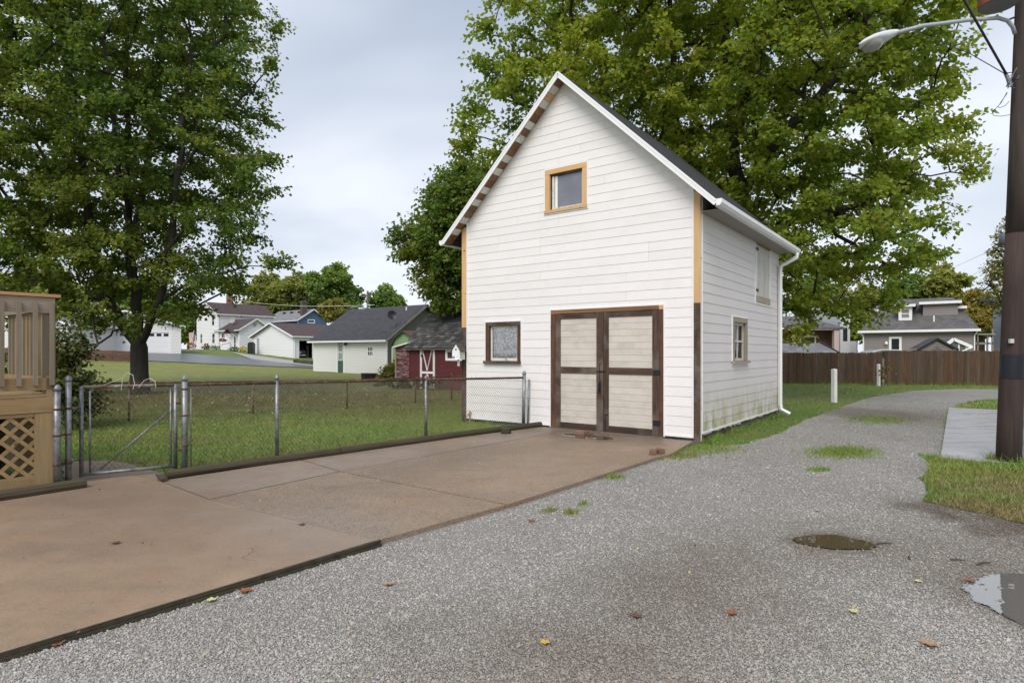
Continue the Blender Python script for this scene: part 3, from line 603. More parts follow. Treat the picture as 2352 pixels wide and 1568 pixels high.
SB(3.54,4.80,-.024,.02,4.003,4.144).obj('header', m_wood('worn orange board', (.16,.08,.04), (.34,.20,.11), 'y', .8, 5, 0, None, (.3,.24,.18)), w4); SB(3.54,4.80,-.026,.02,2.70,2.857).obj('sill_board', pwy, w4)
for i in range(5): SB(3.62+i*.22,3.62+i*.22+.214,-.006-.003*(i % 2),.03,2.86,4.0).obj('plank', M['peelz'], w4)
for z in (2.98,3.9): SB(3.55,3.72,-.035,-.0225,z-.03,z+.03).obj('hinge', M['black'], w4)
# roof
EO, FO = .37, .25
for s in (-1, 1):
    xe = s*(HW+EO); t = .10
    MB().prism([(0,-FO-.02,AP), (xe,-FO-.02,zu(xe)), (xe,-FO-.02,zu(xe)+t), (0,-FO-.02,AP+t)], (0,BD+2*FO+.04,0)).obj('roof', M['roofblack'], barn)
    L = math.hypot(xe, SL*xe); n = 26
    for i in range(n):                              # exposed sheathing under the gable overhang
        a, b = i/n, (i+.93)/n; x0, x1 = xe*a, xe*b
        m_ = (M['pinex'] if i in (2,) else [M['brownx'], M['peelw']][(i+(i//5)) % 2]) if s < 0 else M['peelw']
        MB().prism([(x0,-FO,zu(x0)-.022), (x1,-FO,zu(x1)-.022), (x1,-FO,zu(x1)-.003), (x0,-FO,zu(x0)-.003)], (0,FO-.026,0)).obj('sheathing_board', m_, barn)
    MB().beam((s*.002,-FO-.035,AP+.03), (xe,-FO-.035,zu(xe)+.03), .022, .09).obj('rake_board', M['trimw'], barn)
    MB().beam((s*.002,-FO-.046,AP+.075), (xe,-FO-.046,zu(xe)+.075), .012, .035).obj('drip_edge', M['trimw'], barn)
    g = MB(); gx = abs(xe); prof = [(gx+.005,4.05), (gx+.065,4.05), (gx+.10,4.095), (gx+.10,4.16), (gx+.09,4.16), (gx+.09,4.10), (gx+.06,4.06), (gx+.02,4.06), (gx+.02,4.16), (gx+.005,4.16)]
    g.prism([(s*x, -FO-.04, z) for x, z in prof], (0, BD+2*FO+.06, 0))
    g.prism([(s*x, -FO-.045, z) for x, z in (prof[0], prof[1], prof[2], prof[3], prof[9])], (0, .006, 0)); g.obj('gutter', M['trimw'], barn)
    MB().box(*sorted((s*(HW+EO-.02), s*(HW+EO))), -FO, BD+FO, zu(xe)-.02, zu(xe)+.02).obj('fascia', M['trimw'], barn)
    MB().box(*sorted((s*(HW+.02), s*(HW+EO-.02))), .0, BD, zu(xe)-.018, zu(xe)-.004).obj('soffit', m_paint('taupe soffit', (.30,.27,.25), .7), barn) if s > 0 else None
MB().tube([(HW+EO+.07,BD-.02,4.04), (HW+EO+.06,BD-.02,3.93), (HW+.10,BD-.12,3.74), (HW+.075,BD-.12,3.62), (HW+.075,BD-.12,.30), (HW+.10,BD-.12,.17), (HW+.30,BD-.12,.07)], .05, 4).obj('downspout', M['trimw'], barn)
MB().tube([(-HW-.02,.9,.4), (-HW-.02,.9,.5)], .02, 6).obj('vent_stub', M['galv'], barn)

# little things round the barn
def place(px, py): return (BM[0]+px*R2[0]+py*D2[0], BM[1]+px*R2[1]+py*D2[1])
sx, sy = place(-2.50,-.06); t = thing('water_tap', 'small corroded garden tap at the barn foot behind the fence', 'tap', (sx, sy, 0))
cop = m_metal('corroded brass', (.42,.22,.12), (.55,.45,.33), .6, 18, .3)
MB().tube([(0,0,0), (0,0,.16)], .014, 8).obj('pipe', cop, t); b_ = MB(); b_.tube([(0,0,.15), (0,0,.22)], .026, 8); b_.tube([(0,0,.19), (-.04,-.05,.19), (-.05,-.07,.14)], .015, 8); b_.obj('spout', cop, t); MB().lathe([(.008,.215), (.008,.25), (.035,.25), (.035,.262)], n=10).obj('valve_handle', cop, t)
bx, by = place(-2.71,-.20); bh = thing('birdhouse', 'white wooden birdhouse with dark roof on the barn corner', 'birdhouse', (bx, by, 1.44), math.radians(-27))
bw = m_paint('white birdhouse paint', (.82,.82,.82), .5, (.6,.6,.58), .3, 8); side_ = m_paint('greenish side', (.55,.56,.48), .6, (.5,.55,.4), .7, 10)
W_, D_ = .10, .11
MB().prism([(-W_,-D_,0), (W_,-D_,0), (W_,-D_,.20), (0,-D_,.345), (-W_,-D_,.20)], (0,.012,0)).obj('front_panel', bw, bh)
MB().prism([(-W_,D_,0), (W_,D_,0), (W_,D_,.20), (0,D_,.345), (-W_,D_,.20)], (0,-.012,0)).obj('back_panel', bw, bh)
for s in (-1, 1):
    MB().box(*sorted((s*W_, s*(W_-.012))), -D_+.012, D_-.012, 0, .2).obj('side_panel', side_, bh)
    MB().prism([(0,-D_-.02,.35), (s*(W_+.03),-D_-.02,.35-(W_+.03)*1.45), (s*(W_+.03),-D_-.02,.35-(W_+.03)*1.45+.02), (0,-D_-.02,.372)], (0,2*D_+.04,0)).obj('roof', m_wood('dark shake', (.045,.035,.025), (.10,.085,.06), 'y', .8, 5, 0), bh)
MB().box(-W_,W_,-D_,D_,-.012,0).obj('floor', bw, bh); MB().box(-W_-.03,W_,-D_-.05,-D_,-.01,0).obj('perch_shelf', bw, bh)
ho = MB(); ho.tube([(0,-D_-.004,.215), (0,-D_+.001,.215)], .021, 14); ho.obj('entrance_hole', M['black'], bh)
pk = MB(); [pk.box(-.092+i*.017,-.081+i*.017,-D_-.006,-D_,.01,.065-.004*(i % 2)) for i in range(4)]; pk.obj('painted_picket', m_paint('lavender blue', (.20,.20,.34), .6), bh)
MB().box(.0,.075,-D_-.004,-D_,.03,.065).obj('painted_sign', m_paint('pale grey sign', (.62,.63,.66), .6), bh)
MB().box(-.02,.02,-.02,.02,-.16,-.012).obj('bracket', bw, bh)
def brick(loc, rz, lab, L=.20, grp='loose bricks by the barn doors', brk=0):
    mb = MB(); q = [(-L/2,-.05,0), (L/2,-.045,0), (L/2-brk*.4,.05,0), (-L/2,.05,0)]
    n = len(q); top = [(x*.97+random.uniform(-.004,.004), y*.95, .075+random.uniform(-.006,.002)) for x, y, _ in q]
    mb.add(q+top, [(3,2,1,0), (4,5,6,7)]+[(i, (i+1) % 4, 4+(i+1) % 4, 4+i) for i in range(4)])
    o = mb.obj('brick', M['brick']); o.location = (*loc, .052); o.rotation_euler = (0, 0, rz); m = o.modifiers.new('b', 'BEVEL'); m.width = .008; m.segments = 2
    tag(o, lab, 'brick', grp)
g1 = gnd(1333,998,.05); brick(g1, -.5, 'worn red brick lying against the barn doors, left of its broken half', .19)
brick((g1[0]+.19, g1[1]+.03), .5, 'broken brick half tucked beside the whole brick by the doors', .11, brk=.1)
g1 = gnd(1500,1043,.05); brick(g1, -.25, 'squarish brick piece on the driveway corner, nearer the doors of the pair', .11)
g1 = gnd(1517,1041,.05); brick(g1, .4, 'rounded brick piece on the driveway corner, nearer the gravel of the pair', .12, brk=.05)
g1 = gnd(1162,995,.05); MB().lathe([(.095,0), (.10,.02), (.098,.10), (.06,.104)], n=16).obj('log_stub', M['timber']).location = (*g1, .05)
tag(bpy.data.objects['log_stub'], 'short round log stub standing against the landscape timber', 'log stub')
# landscape timbers along the lawn edge
TL = [(-4.24,7.33), (-2.62,9.10), (-.98,10.90), (.60,12.46)]; ts_ = .095
def timber(a, b, lab, r=.058):
    t = MB(); a, b = Vector((*a, .05+r*.75)), Vector((*b, .05+r*.75)); L = (b-a).length
    t.tube([(0,0,0), (L*.33,.006,.002), (L*.66,-.005,0), (L-.012,0,0)], r, 10); o = t.obj('landscape_timber', M['timber']); o.location = a; o.rotation_euler = (0, 0, math.atan2((b-a).y, (b-a).x))
    tag(o, lab, 'timber', 'mossy timbers edging the lawn')
timber(TL[0], TL[1], 'mossy round timber edging the lawn, starting beside the gate'); timber(TL[1], TL[2], 'middle mossy timber of the row along the lawn edge'); timber(TL[2], TL[3], 'mossy timber of the lawn edge whose end meets the barn')
timber((-6.1,5.22), (-4.88,6.86), 'mossy timber lying along the foot of the wooden deck', .062)
o = MB().box(-.22,.22,-.035,.035,0,.03).obj('wood_scrap', M['dark']); o.location = (*gnd(371,1099,.05), .055); o.rotation_euler = (0, 0, -.9); tag(o, 'small dark scrap of wood on the concrete by the gate', 'wood scrap')

# ================================================ FENCES
def net(name, a, b, z0a, z1a, z0b, z1b, parent, pitch=.058, r=.0022, m=None):
    a, b = Vector(a), Vector(b); L = (b-a).length; h = max(z1a-z0a, z1b-z0b); k = pitch/.075; mb = MB(); u = (b-a)/L; nrm = Vector((-u.y, u.x, 0))
    for sgn in (1, -1):
        i = -int(h*k/pitch)-2
        while i*pitch < L+h*k+pitch:
            s0 = i*pitch; t0, t1 = 0., h
            def st(t): return s0+sgn*k*t
            lo, hi = (0-s0)/(k*sgn), (L-s0)/(k*sgn); lo, hi = min(lo, hi), max(lo, hi); t0, t1 = max(0, lo), min(h, hi)
            if t1-t0 > .01:
                P = []
                for t in (t0, t1):
                    s = st(t); f = s/L; zb = z0a+(z0b-z0a)*f; zt_ = z1a+(z1b-z1a)*f
                    P.append(a+u*s+nrm*(.0018*sgn)+Vector((0,0,zb+(zt_-zb)*t/h)))
                mb.tube(P, r, 3, False)
            i += 1
    return mb.obj(name, m or M['wire'], parent)
def pipe(name, p, q, r, m, parent, n=10): return MB().tube([p, q], r, n).obj(name, m, parent, True)
def post(parent, x, y, z0, z1, r, m, cap=True, lean=(0,0)):
    o = MB().tube([(x,y,z0), (x+lean[0],y+lean[1],z1)], r, 10).obj('post', m, parent, True)
    if cap: MB().lathe([(r*1.15,0), (r*1.15,.03), (r*.9,.055), (r*.35,.075)], (x+lean[0],y+lean[1],z1-.01), 10).obj('post_cap', M['galv'], o, True)
    return o
p2, pe = (-4.34,7.93), (.236,12.45)
ff = thing('chain_link_fence', 'low rusty chain link fence along the driveway between gate and barn', 'fence', (0,0,0))
fp = lambda t: (p2[0]+(pe[0]-p2[0])*t, p2[1]+(pe[1]-p2[1])*t); fz = lambda t: 1.165+(1.065-1.165)*t
post(ff, *p2, 0, 1.225, .036, M['galv']); post(ff, *fp(.1926), 0, 1.2, .027, M['galv']); post(ff, *fp(.6117), 0, 1.115, .027, M['galv']); post(ff, *pe, 0, 1.14, .036, M['galv'], True, (.02,.0))
for t0, t1 in ((0,.1926), (.1926,.6117), (.6117,1)): pipe('top_rail', (*fp(t0), fz(t0)), (*fp(t1), fz(t1)), .021, M['rust'], ff)
net('wire_mesh', (*fp(.006),0), (*fp(1),0), .05, fz(0), .06, fz(1), ff)
for z in (.35,.75,1.1): MB().lathe([(.041,0), (.041,.022)], (p2[0],p2[1],z), 12).obj('tension_band', M['rust'], ff, True)
pipe('tension_bar', (*fp(.012), .07), (*fp(.012), 1.14), .007, M['galv'], ff, 6)
brb = MB(); rb = random.Random(3)
for i in range(118):                                # twisted wire ends above the rail
    t = (i+.5)/118; x, y = fp(t); a = rb.uniform(-.02,.02); brb.tube([(x,y,fz(t)), (x+a,y+rb.uniform(-.01,.01),fz(t)+.045)], .0022, 3, False)
brb.obj('barbs', M['wire'], ff)['kind'] = 'stuff'
st_ = thing('gate_stile', 'spare steel pipe post leaning at the barn wall beside the fence end', 'post', (pe[0]+.095, pe[1]+.10, 0)); MB().tube([(0,0,0), (.03,.02,1.0)], .019, 8).obj('pipe', M['galv'], st_, True); MB().lathe([(.022,0), (.022,.02), (.01,.035)], (.03,.02,.99), 8).obj('cap', M['galv'], st_, True)
gp = thing('fence_post_pair', 'pair of banded steel gate posts beside the deck corner', 'fence post'); q0, q1 = gnd(131,1122), gnd(157,1116)
zt0 = 1.6-87/1374*q0[1]; zt1 = 1.6-66/1374*q1[1]
post(gp, *q0, 0, zt0, .038, M['galv']); post(gp, *q1, 0, zt1, .033, M['galv'])
for z in (.28,.62,.93):
    z = min(z, zt0-.1); pipe('cross_tie', (*q0, z), (*q1, z), .012, M['rust'], gp, 6)
    for q in (q0, q1): MB().lathe([(.042,0), (.042,.022)], (*q, z-.01), 12).obj('tension_band', M['rust'], gp, True)
gt = thing('chain_link_gate', 'chain link gate with a diagonal brace and rusty top bar', 'gate'); ga, gb = gnd(187,1106), gnd(403,1084)
zga = .10; A_, B_ = Vector((*ga, 0)), Vector((*gb, 0)); zA, zB = 1.6-79/1374*ga[1], 1.6-74/1374*gb[1]
pipe('gate_stile', A_+Vector((0,0,.06)), A_+Vector((0,0,zA)), .024, M['galv'], gt); pipe('gate_stile', B_+Vector((0,0,.05)), B_+Vector((0,0,zB)), .024, M['galv'], gt)
pipe('top_bar', A_+Vector((0,0,zA-.01)), B_+Vector((0,0,zB-.01)), .021, M['galvrust'], gt); pipe('bottom_bar', A_+Vector((0,0,.09)), B_+Vector((0,0,.085)), .021, M['galv'], gt)
pipe('brace', A_.lerp(B_,.17)+Vector((0,.03,.13)), A_.lerp(B_,.97)+Vector((0,.03,.86)), .013, M['galv'], gt, 8)
net('wire_mesh', A_.lerp(B_,.08), A_.lerp(B_,.95), .1, zA-.03, .09, zB-.03, gt)
for f in (.085,.945): pipe('tension_bar', A_.lerp(B_,f)+Vector((0,0,.1)), A_.lerp(B_,f)+Vector((0,0,zA-.06)), .012, M['galv'], gt, 6)
for z in (.3,.92): pipe('hinge', (*q1, z), (ga[0], ga[1], z), .013, M['galv'], gt, 6); pipe('latch', (gb[0], gb[1], z+.0), (*p2, z), .014, M['rust'], gt, 6)
lw = thing('loose_wire', 'curled loose white wire tangled over the gate top', 'wire'); cw = m_paint('pale wire', (.55,.55,.52), .4)
m0 = A_.lerp(B_,.42); ww = lambda pts: [m0+Vector((x,-.03,z)) for x, z in pts]
MB().tube(ww([(-.28,zA-.02), (-.1,zA+.05), (.0,zA+.09)]), .0035, 5).obj('strand', cw, lw); MB().tube(ww([(.0,zA-.06), (.02,zA+.1), (.08,zA+.16), (.15,zA+.13), (.17,zA+.02), (.15,zA-.05)]), .0035, 5).obj('strand', cw, lw)
MB().tube(ww([(.22,zA-.03), (.29,zA+.06), (.37,zA+.09), (.43,zA+.05), (.44,zA-.03)]), .0035, 5).obj('strand', cw, lw)
bf = thing('chain_link_fence', 'low rusty chain link fence across the back of the lawn', 'fence', (0,0,0)); bp = [(-15.5,8.6), (-8.74,13.65), (-6.62,15.3), (-4.62,16.75), (-3.0,18.6), (-2.0,19.8), (1.4,19.1)]; bz = [1.0,.895,.84,.81,.79,.80,.80]
for i, (x, y) in enumerate(bp):
    post(bf, x, y, 0, bz[i]+(.12 if i == 5 else .01), .022, M['rust'] if i > 2 else M['galvrust'], False)
    if i: pipe('top_rail', (*bp[i-1], bz[i-1]), (x, y, bz[i]), .02, M['rust'], bf, 8); net('wire_mesh', (*bp[i-1], 0), (x, y, 0), .02, bz[i-1], .02, bz[i], bf, .075, .003)
pipe('top_rail', (*bp[4], .44), (*bp[6], .42), .016, M['rust'], bf, 8)

# ================================================ THE DECK
dc = (-5.34, 7.0); dk = thing('deck', 'raised yellow wooden deck corner with greyed railing and lattice skirt', 'deck', (*dc, 0), RA)
def DF(u, v): return onface(dc, 's', u, v)
Yc = 7.0
def zat(v, y=0.): return 1.6+(808-v)/1374*(Yc+.8018*y)
MB().box(-.09,0,-.09,0,.05,1.32).obj('corner_post', M['deckv'], dk); MB().box(-.12,-.02,-1.9,-1.8,.05,1.3).obj('corner_post', M['deckv'], dk); MB().box(-2.2,-2.1,-.09,0,.05,1.3).obj('corner_post', M['deckv'], dk)
MB().box(-.115,.02,-1.9,.045,2.235,2.27).obj('rail_cap', m_wood('orange cap rail', (.36,.19,.08), (.48,.28,.13), 'y', .7, 5, 0), dk)
MB().box(-.045,.0,-1.9,-.005,2.05,2.225).obj('top_rail', M['greywy'], dk); MB().box(-.045,.0,-1.9,-.005,1.16,1.30).obj('bottom_rail', M['decky'], dk)
for u in (118, 80, 42, 3, -40, -90, -150): 
    y = DF(u, 800)[0]; MB().box(.001,.038,y-.020,y+.020,1.215,2.17).obj('baluster', M['greyw'], dk)
MB().box(-.09,-.02,-.105,-.015,1.10,2.232).obj('rail_post', M['greyw'], dk); MB().box(-.05,.0,-.05,.0,1.30,2.05).obj('rail_post', M['greyw'], dk)
MB().box(-2.2,-.05,-.045,.0,2.09,2.225).obj('top_rail', M['greyw'], dk); MB().box(-2.2,-.05,-.045,.0,1.16,1.30).obj('bottom_rail', M['deckv'], dk)
for i in range(12): MB().box(-.22-i*.15,-.18-i*.15,.001,.038,1.215,2.17).obj('baluster', M['greyw'] if i % 3 else M['deckv'], dk)
MB().box(-2.2,-2.14,-1.9,-.05,2.09,2.225).obj('top_rail', M['decky'], dk); MB().box(-2.2,-2.14,-1.9,-.05,1.16,1.3).obj('bottom_rail', M['decky'], dk)
for i in range(11): MB().box(-2.14,-2.10,-.2-i*.15,-.16-i*.15,1.215,2.17).obj('baluster', M['deckv'], dk)
MB().box(-.045,.012,-1.9,.01,.905,1.075).obj('rim_joist', M['decky'], dk); MB().box(-2.2,-.05,-.045,.01,.905,1.075).obj('rim_joist', M['deckv'], dk)
for i in range(15): MB().box(-.145-i*.145,-.005-i*.145,-1.9,.02,1.08,1.112).obj('deck_board', M['decky'], dk)
MB().box(-.03,.004,-.20,-.005,.06,.90).obj('skirt_post', M['deckv'], dk); MB().box(-.03,.006,-1.9,-.20,.06,.19).obj('skirt_rail', M['decky'], dk); MB().box(-.03,.002,-1.9,-.205,.86,.90).obj('skirt_rail', M['decky'], dk)
lt = MB()
for sgn in (1, -1):                                 # lattice strips clipped to the skirt opening
    i = -12
    while i < 26:
        c = -1.93+i*.165; poly = [(c,.19), (c+.055,.19), (c+.055+sgn*.67,.86), (c+sgn*.67,.86)]; q = clip(clip(poly, 0, -1.9, True), 0, -.20, False)
        if q: MB().prism([(-.012-.007*(sgn > 0), y, z) for y, z in q], (.0065,0,0)).obj('lattice_slat', M['decky'], dk)
        i += 1
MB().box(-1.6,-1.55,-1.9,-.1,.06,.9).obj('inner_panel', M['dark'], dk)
MB().box(-2.2,-.1,.0,.012,.06,.9).obj('skirt_board', M['deckv'], dk)

# ================================================ WOODEN FENCE, BOLLARDS (right)
wf = thing('wooden_fence', 'long brown vertical board fence beyond the gravel alley', 'fence')
fm = [m_wood('fence board %s' % n, a, b_, 'z', .85, 5, .22) for n, a, b_ in (('brown', (.034,.019,.010), (.105,.060,.032)), ('grey brown', (.042,.027,.017), (.115,.076,.047)), ('red brown', (.044,.021,.011), (.115,.058,.029)))]
fa, fb, fc_ = Vector((4.0,32.6,0)), Vector((18.4,29.55,0)), Vector((33.5,26.0,0)); bw_ = .142
bmesh_ = {}
for si, (a, b, hh, start) in enumerate(((fa, fb, 1.57, 0), (fb, fc_, 1.66, 0))):
    u = (b-a); L = u.length; u /= L; ang = math.atan2(u.y, u.x); n = int(L/bw_)
    for z in (.3,.8,1.35): MB().beam(a+u*.0+Vector((-u.y*.03,u.x*.03,z)), b+Vector((-u.y*.03,u.x*.03,z)), .04, .09).obj('fence_rail', fm[0], wf)
    for i in range(n):
        k = (si, random.randrange(3))
        if k not in bmesh_:
            o = MB().prism([(0,0,0), (bw_-.004,0,0), (bw_-.004,0,hh-.03), (bw_-.03,0,hh), (.03,0,hh), (0,0,hh-.03)], (0,.018,0)).obj('fence_board', fm[k[1]], wf); bmesh_[k] = o
        else:
            o = bmesh_[k].copy(); COL.objects.link(o); o.parent = wf
        p = a+u*(i*bw_); o.location = (p.x, p.y, random.uniform(-.02,.015)); o.rotation_euler = (0, random.uniform(-.006,.006), ang)
def bollard(u, v, h, w, lab):
    x, y = gnd(u, v); t = thing('bollard', lab, 'bollard', (x, y, 0), .35, 'white marker posts on the grass')
    b_ = MB().box(-w/2,w/2,-w/2,w/2,-.05,h-.03).obj('post', m_paint('stained white post', (.74,.74,.73), .5, (.5,.52,.42), .5, 3), t); MB().lathe([(w*.74,h-.03), (w*.74,h-.012), (0.01,h+.012)], n=4).obj('cap', M['trimw'], t).rotation_euler = (0,0,math.pi/4)
bollard(1916, 924, 1.06, .122, 'nearer white square post at the edge of the alley grass'); bollard(2018, 886, 1.02, .105, 'farther white square post close to the board fence')

# ================================================ BUILDINGS BEYOND
def siding_mesh(name, faces, h, z0, m, parent):     # clapboards too small to pick apart: one stepped mesh per wall
    for face, poly, holes, off in faces:
        mb = MB()
        for base, q in courses(poly, z0, h, holes):
            lapped(mb, base, q, h, face, .032, .002)
        if face == 's': mb.v = [(x+off, y, z) for x, y, z in mb.v]
        else: mb.v = [(x, y+off, z) for x, y, z in mb.v]
        mb.obj(name, m, parent)
def win(parent, face, a0, a1, z0, z1, fm_, gm, off=0., w=.08, mid=True, name='window', mull=0):
    mb = MB(); o = .03
    def B(p0, p1, c0, c1, e0, e1):
        if face == 'f': mb.box(p0, p1, off-c1, off-c0, e0, e1)
        else: mb.box(off+c0, off+c1, p0, p1, e0, e1)
    B(a0,a0+w,-.05,o,z0,z1); B(a1-w,a1,-.05,o,z0,z1); B(a0+w,a1-w,-.05,o-.002,z1-w,z1); B(a0+w,a1-w,-.05,o-.002,z0,z0+w)
    if mid: B(a0+w,a1-w,-.05,o-.012,(z0+z1)/2-.03,(z0+z1)/2+.03)
    for k in range(mull): x = a0+w+(a1-a0-2*w)*(k+1)/(mull+1); B(x-.02,x+.02,-.05,o-.014,z0+w,z1-w)
    f = mb.obj(name, fm_, parent); mb = MB(); B(a0+w*.5,a1-w*.5,-.04,-.02,z0+w*.5,z1-w*.5); mb.obj('pane', gm, f); return f
def building(name, label, cat, P, w, d, h, rise, ridge, ov, wallm, roofm, trim, rot=RA, zb=0., wall2=None, sh=.12, holes_f=(), holes_s=(), raket=None):
    root = thing(name, label, cat, (P[0], P[1], zb), rot); b0 = -1.2
    if ridge == 'y':                                # gable faces the front, roof slopes left and right
        fpoly = [(-w,b0), (0,b0), (0,h), (-w/2,h+rise), (-w,h)]; spoly = [(0,b0), (d,b0), (d,h), (0,h)]; sl = rise/(w/2)
    else:
        fpoly = [(-w,b0), (0,b0), (0,h), (-w,h)]; spoly = [(0,b0), (d,b0), (d,h), (d/2,h+rise), (0,h)]; sl = rise/(d/2)
    siding_mesh('wall', [('f', fpoly, holes_f, 0)], sh, 0, wallm, root); siding_mesh('wall', [('s', spoly, holes_s, 0)], sh, 0, wall2 or wallm, root)
    mb = MB()
    if ridge == 'y': mb.prism([(-w,d,b0), (0,d,b0), (0,d,h), (-w/2,d,h+rise), (-w,d,h)], (0,-.1,0))
    else: mb.box(-w,0,d-.1,d,b0,h)
    mb.obj('wall', wallm, root); mb = MB()
    if ridge == 'y': mb.box(-w,-w+.1,.02,d-.1,b0,h)
    else: mb.prism([(-w,0.02,b0), (-w,d-.1,b0), (-w,d-.1,h), (-w,d/2,h+rise), (-w,0.02,h)], (.1,0,0))
    mb.obj('wall', wallm, root)
    MB().box(-w+.1,-.05,.3,d-.15,b0,.05).obj('floor', M['found'], root)
    t = .09; half = (w if ridge == 'y' else d)/2; top = h+rise
    for s in (-1, 1):
        e = half+ov; ze = top-sl*e
        if ridge == 'y':
            c = -w/2; MB().prism([(c,-ov,top), (c+s*e,-ov,ze), (c+s*e,-ov,ze+t), (c,-ov,top+t)], (0,d+2*ov,0)).obj('roof', roofm, root)
            MB().beam((c,-ov-.02,top+.0), (c+s*e,-ov-.02,ze+.0), .03, .17).obj('rake_board', trim, root)
            MB().box(*sorted((c+s*(e-.02), c+s*(e+.10))), -ov, d+ov, ze-.06, ze+.07).obj('gutter', trim, root)
        else:
            c = d/2; MB().prism([(-w-ov,c,top), (-w-ov,c+s*e,ze), (-w-ov,c+s*e,ze+t), (-w-ov,c,top+t)], (w+2*ov,0,0)).obj('roof', roofm, root)
            MB().beam((ov+.02,c,top), (ov+.02,c+s*e,ze), .03, .13 if raket else .17).obj('rake_board', raket or trim, root)
            MB().box(-w-ov, ov, *sorted((c+s*(e-.02), c+s*(e+.10))), ze-.06, ze+.07).obj('gutter', trim, root)
    for x in (-w, -.06): MB().box(x-.012,x+.072,-.026,.0,b0,h).obj('corner_trim', trim, root)
    MB().box(.0,.026,-.012,.072,b0,h).obj('corner_trim', trim, root)
    return root
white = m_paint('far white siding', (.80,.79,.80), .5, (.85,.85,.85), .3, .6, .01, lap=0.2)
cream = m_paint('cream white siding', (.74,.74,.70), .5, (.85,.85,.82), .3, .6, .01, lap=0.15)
trim = m_paint('plain white trim', (.80,.80,.80), .5)
r_black = m_shingle('charcoal shingles', (.048,.046,.055), .3, .14, 'xy'); r_blacky = m_shingle('charcoal shingles across', (.048,.046,.055), .3, .14, 'yx')
r_redy = m_shingle('dark maroon shingles', (.075,.05,.052), .3, .14, 'yx'); r_redx = m_shingle('dark maroon shingles along', (.07,.048,.05), .3, .14, 'xy')
r_grey = m_shingle('grey shingles', (.20,.205,.22), .3, .14, 'xy')
# white garage with black roof
PG = (-8.8, 42.0); zg = -.05
def fz_(P, u, v, zb): a, z = onface(P, 'f', u, v); return a, z-zb
d0, d1 = fz_(PG, 776, 848, zg), fz_(PG, 789, 786, zg); k0, k1 = fz_(PG, 844, 818, zg), fz_(PG, 857.5, 795, zg)
door_h = (d0[0]-.12, d1[0]+.12, -.2, d1[1]+.12); win_h = (k0[0], k1[0], k0[1], k1[1])
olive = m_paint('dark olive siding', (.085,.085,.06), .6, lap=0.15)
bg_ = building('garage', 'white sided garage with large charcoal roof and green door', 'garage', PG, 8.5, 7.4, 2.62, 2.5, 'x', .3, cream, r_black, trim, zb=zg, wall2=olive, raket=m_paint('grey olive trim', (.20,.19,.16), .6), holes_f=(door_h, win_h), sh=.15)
green = m_paint('dark green door', (.035,.105,.075), .45)
fr_ = MB(); x0, x1, zt_ = door_h[0], door_h[1], door_h[3]
fr_.box(x0,x0+.13,-.03,.06,-.2,zt_); fr_.box(x1-.13,x1,-.03,.06,-.2,zt_); fr_.box(x0+.13,x1-.13,-.03,.06,zt_-.13,zt_); fr_.obj('door_frame', trim, bg_)
dg = MB().box(x0+.13,x1-.13,.0,.05,-.2,zt_-.13).obj('door', green, bg_)
dl_ = win(dg, 'f', x0+.2, x1-.2, 1.0, zt_-.24, trim, M['darkglass'], -.003, .05, True, 'door_light', 2)
win(bg_, 'f', *win_h, trim, M['darkglass'], 0, .07, True, 'window', 2)
ll = MB(); a_, z_ = fz_(PG, 792+5, 790, zg); ll.lathe([(.05,0), (.11,.06), (.11,.22), (.03,.3)], (a_,-.16,z_-.1), 8); ll.box(a_-.03,a_+.03,-.16,0,z_+.1,z_+.16); ll.obj('wall_lamp', M['black'], bg_)
sd = thing('satellite_dish', 'black satellite dish on a thin mast at the roof edge', 'satellite dish', (0,0,0)); a_, z_ = onface((PG[0]+.05,PG[1]), 's', 914, 757)
q_ = Vector((PG[0]+D2[0]*.95-R2[0]*.25, PG[1]+D2[1]*.95-R2[1]*.25, 0)); zr = zg+2.62+2.5*.95/3.7+.08; sd.location = (q_.x, q_.y, zr)
MB().tube([(0,0,-.08), (-.06,-.05,.5), (-.14,-.10,.85)], .035, 6).obj('mast', M['galv'], sd)
b_ = MB(); b_.lathe([(.02,.0), (.18,.025), (.32,.08), (.33,.09), (.18,.035), (.02,.012)], n=20); o = b_.obj('dish', M['black'], sd); o.location = (-.15,-.16,.92); o.rotation_euler = (math.radians(78), 0, math.radians(22))
MB().tube([(-.15,-.16,.78), (-.13,-.52,.78)], .02, 5).obj('arm', M['black'], sd)
ven = MB(); ven.tube([(-1.3,3.1,2.62+2.1), (-1.3,3.1,2.62+2.45)], .05, 8); ven.obj('vent_pipe', trim, bg_)
# green shed with a gambrel roof
PS = (-5.15, 32.5); gs = thing('shed', 'small light green metal shed squeezed between garage and red shed', 'shed', (*PS, -.05), RA)
lg = m_paint('light green panels', (.33,.50,.235), .55, (.8,.8,.7), .3, 1.5); rb_ = m_paint('rusty brown roof', (.17,.10,.07), .6, (.5,.5,.5), .5, 4)
gam = [(-2.0,-1), (0,-1), (0,1.95), (-.32,2.42), (-1.0,2.78), (-1.68,2.42), (-2.0,1.95)]
MB().prism([(x,0,z) for x, z in gam], (0,.05,0)).obj('wall', lg, gs); MB().box(-.03,0,.05,2.4,-1,1.95).obj('wall', lg, gs); MB().box(-2,-1.97,.05,2.4,-1,1.95).obj('wall', lg, gs); MB().prism([(x,2.4,z) for x, z in gam], (0,.04,0)).obj('wall', lg, gs)
for i in range(10): MB().box(-1.98+i*.2,-1.965+i*.2,-.012,.0,-1,1.95 if i in (0,9) else 2.3).obj('panel_rib', lg, gs)
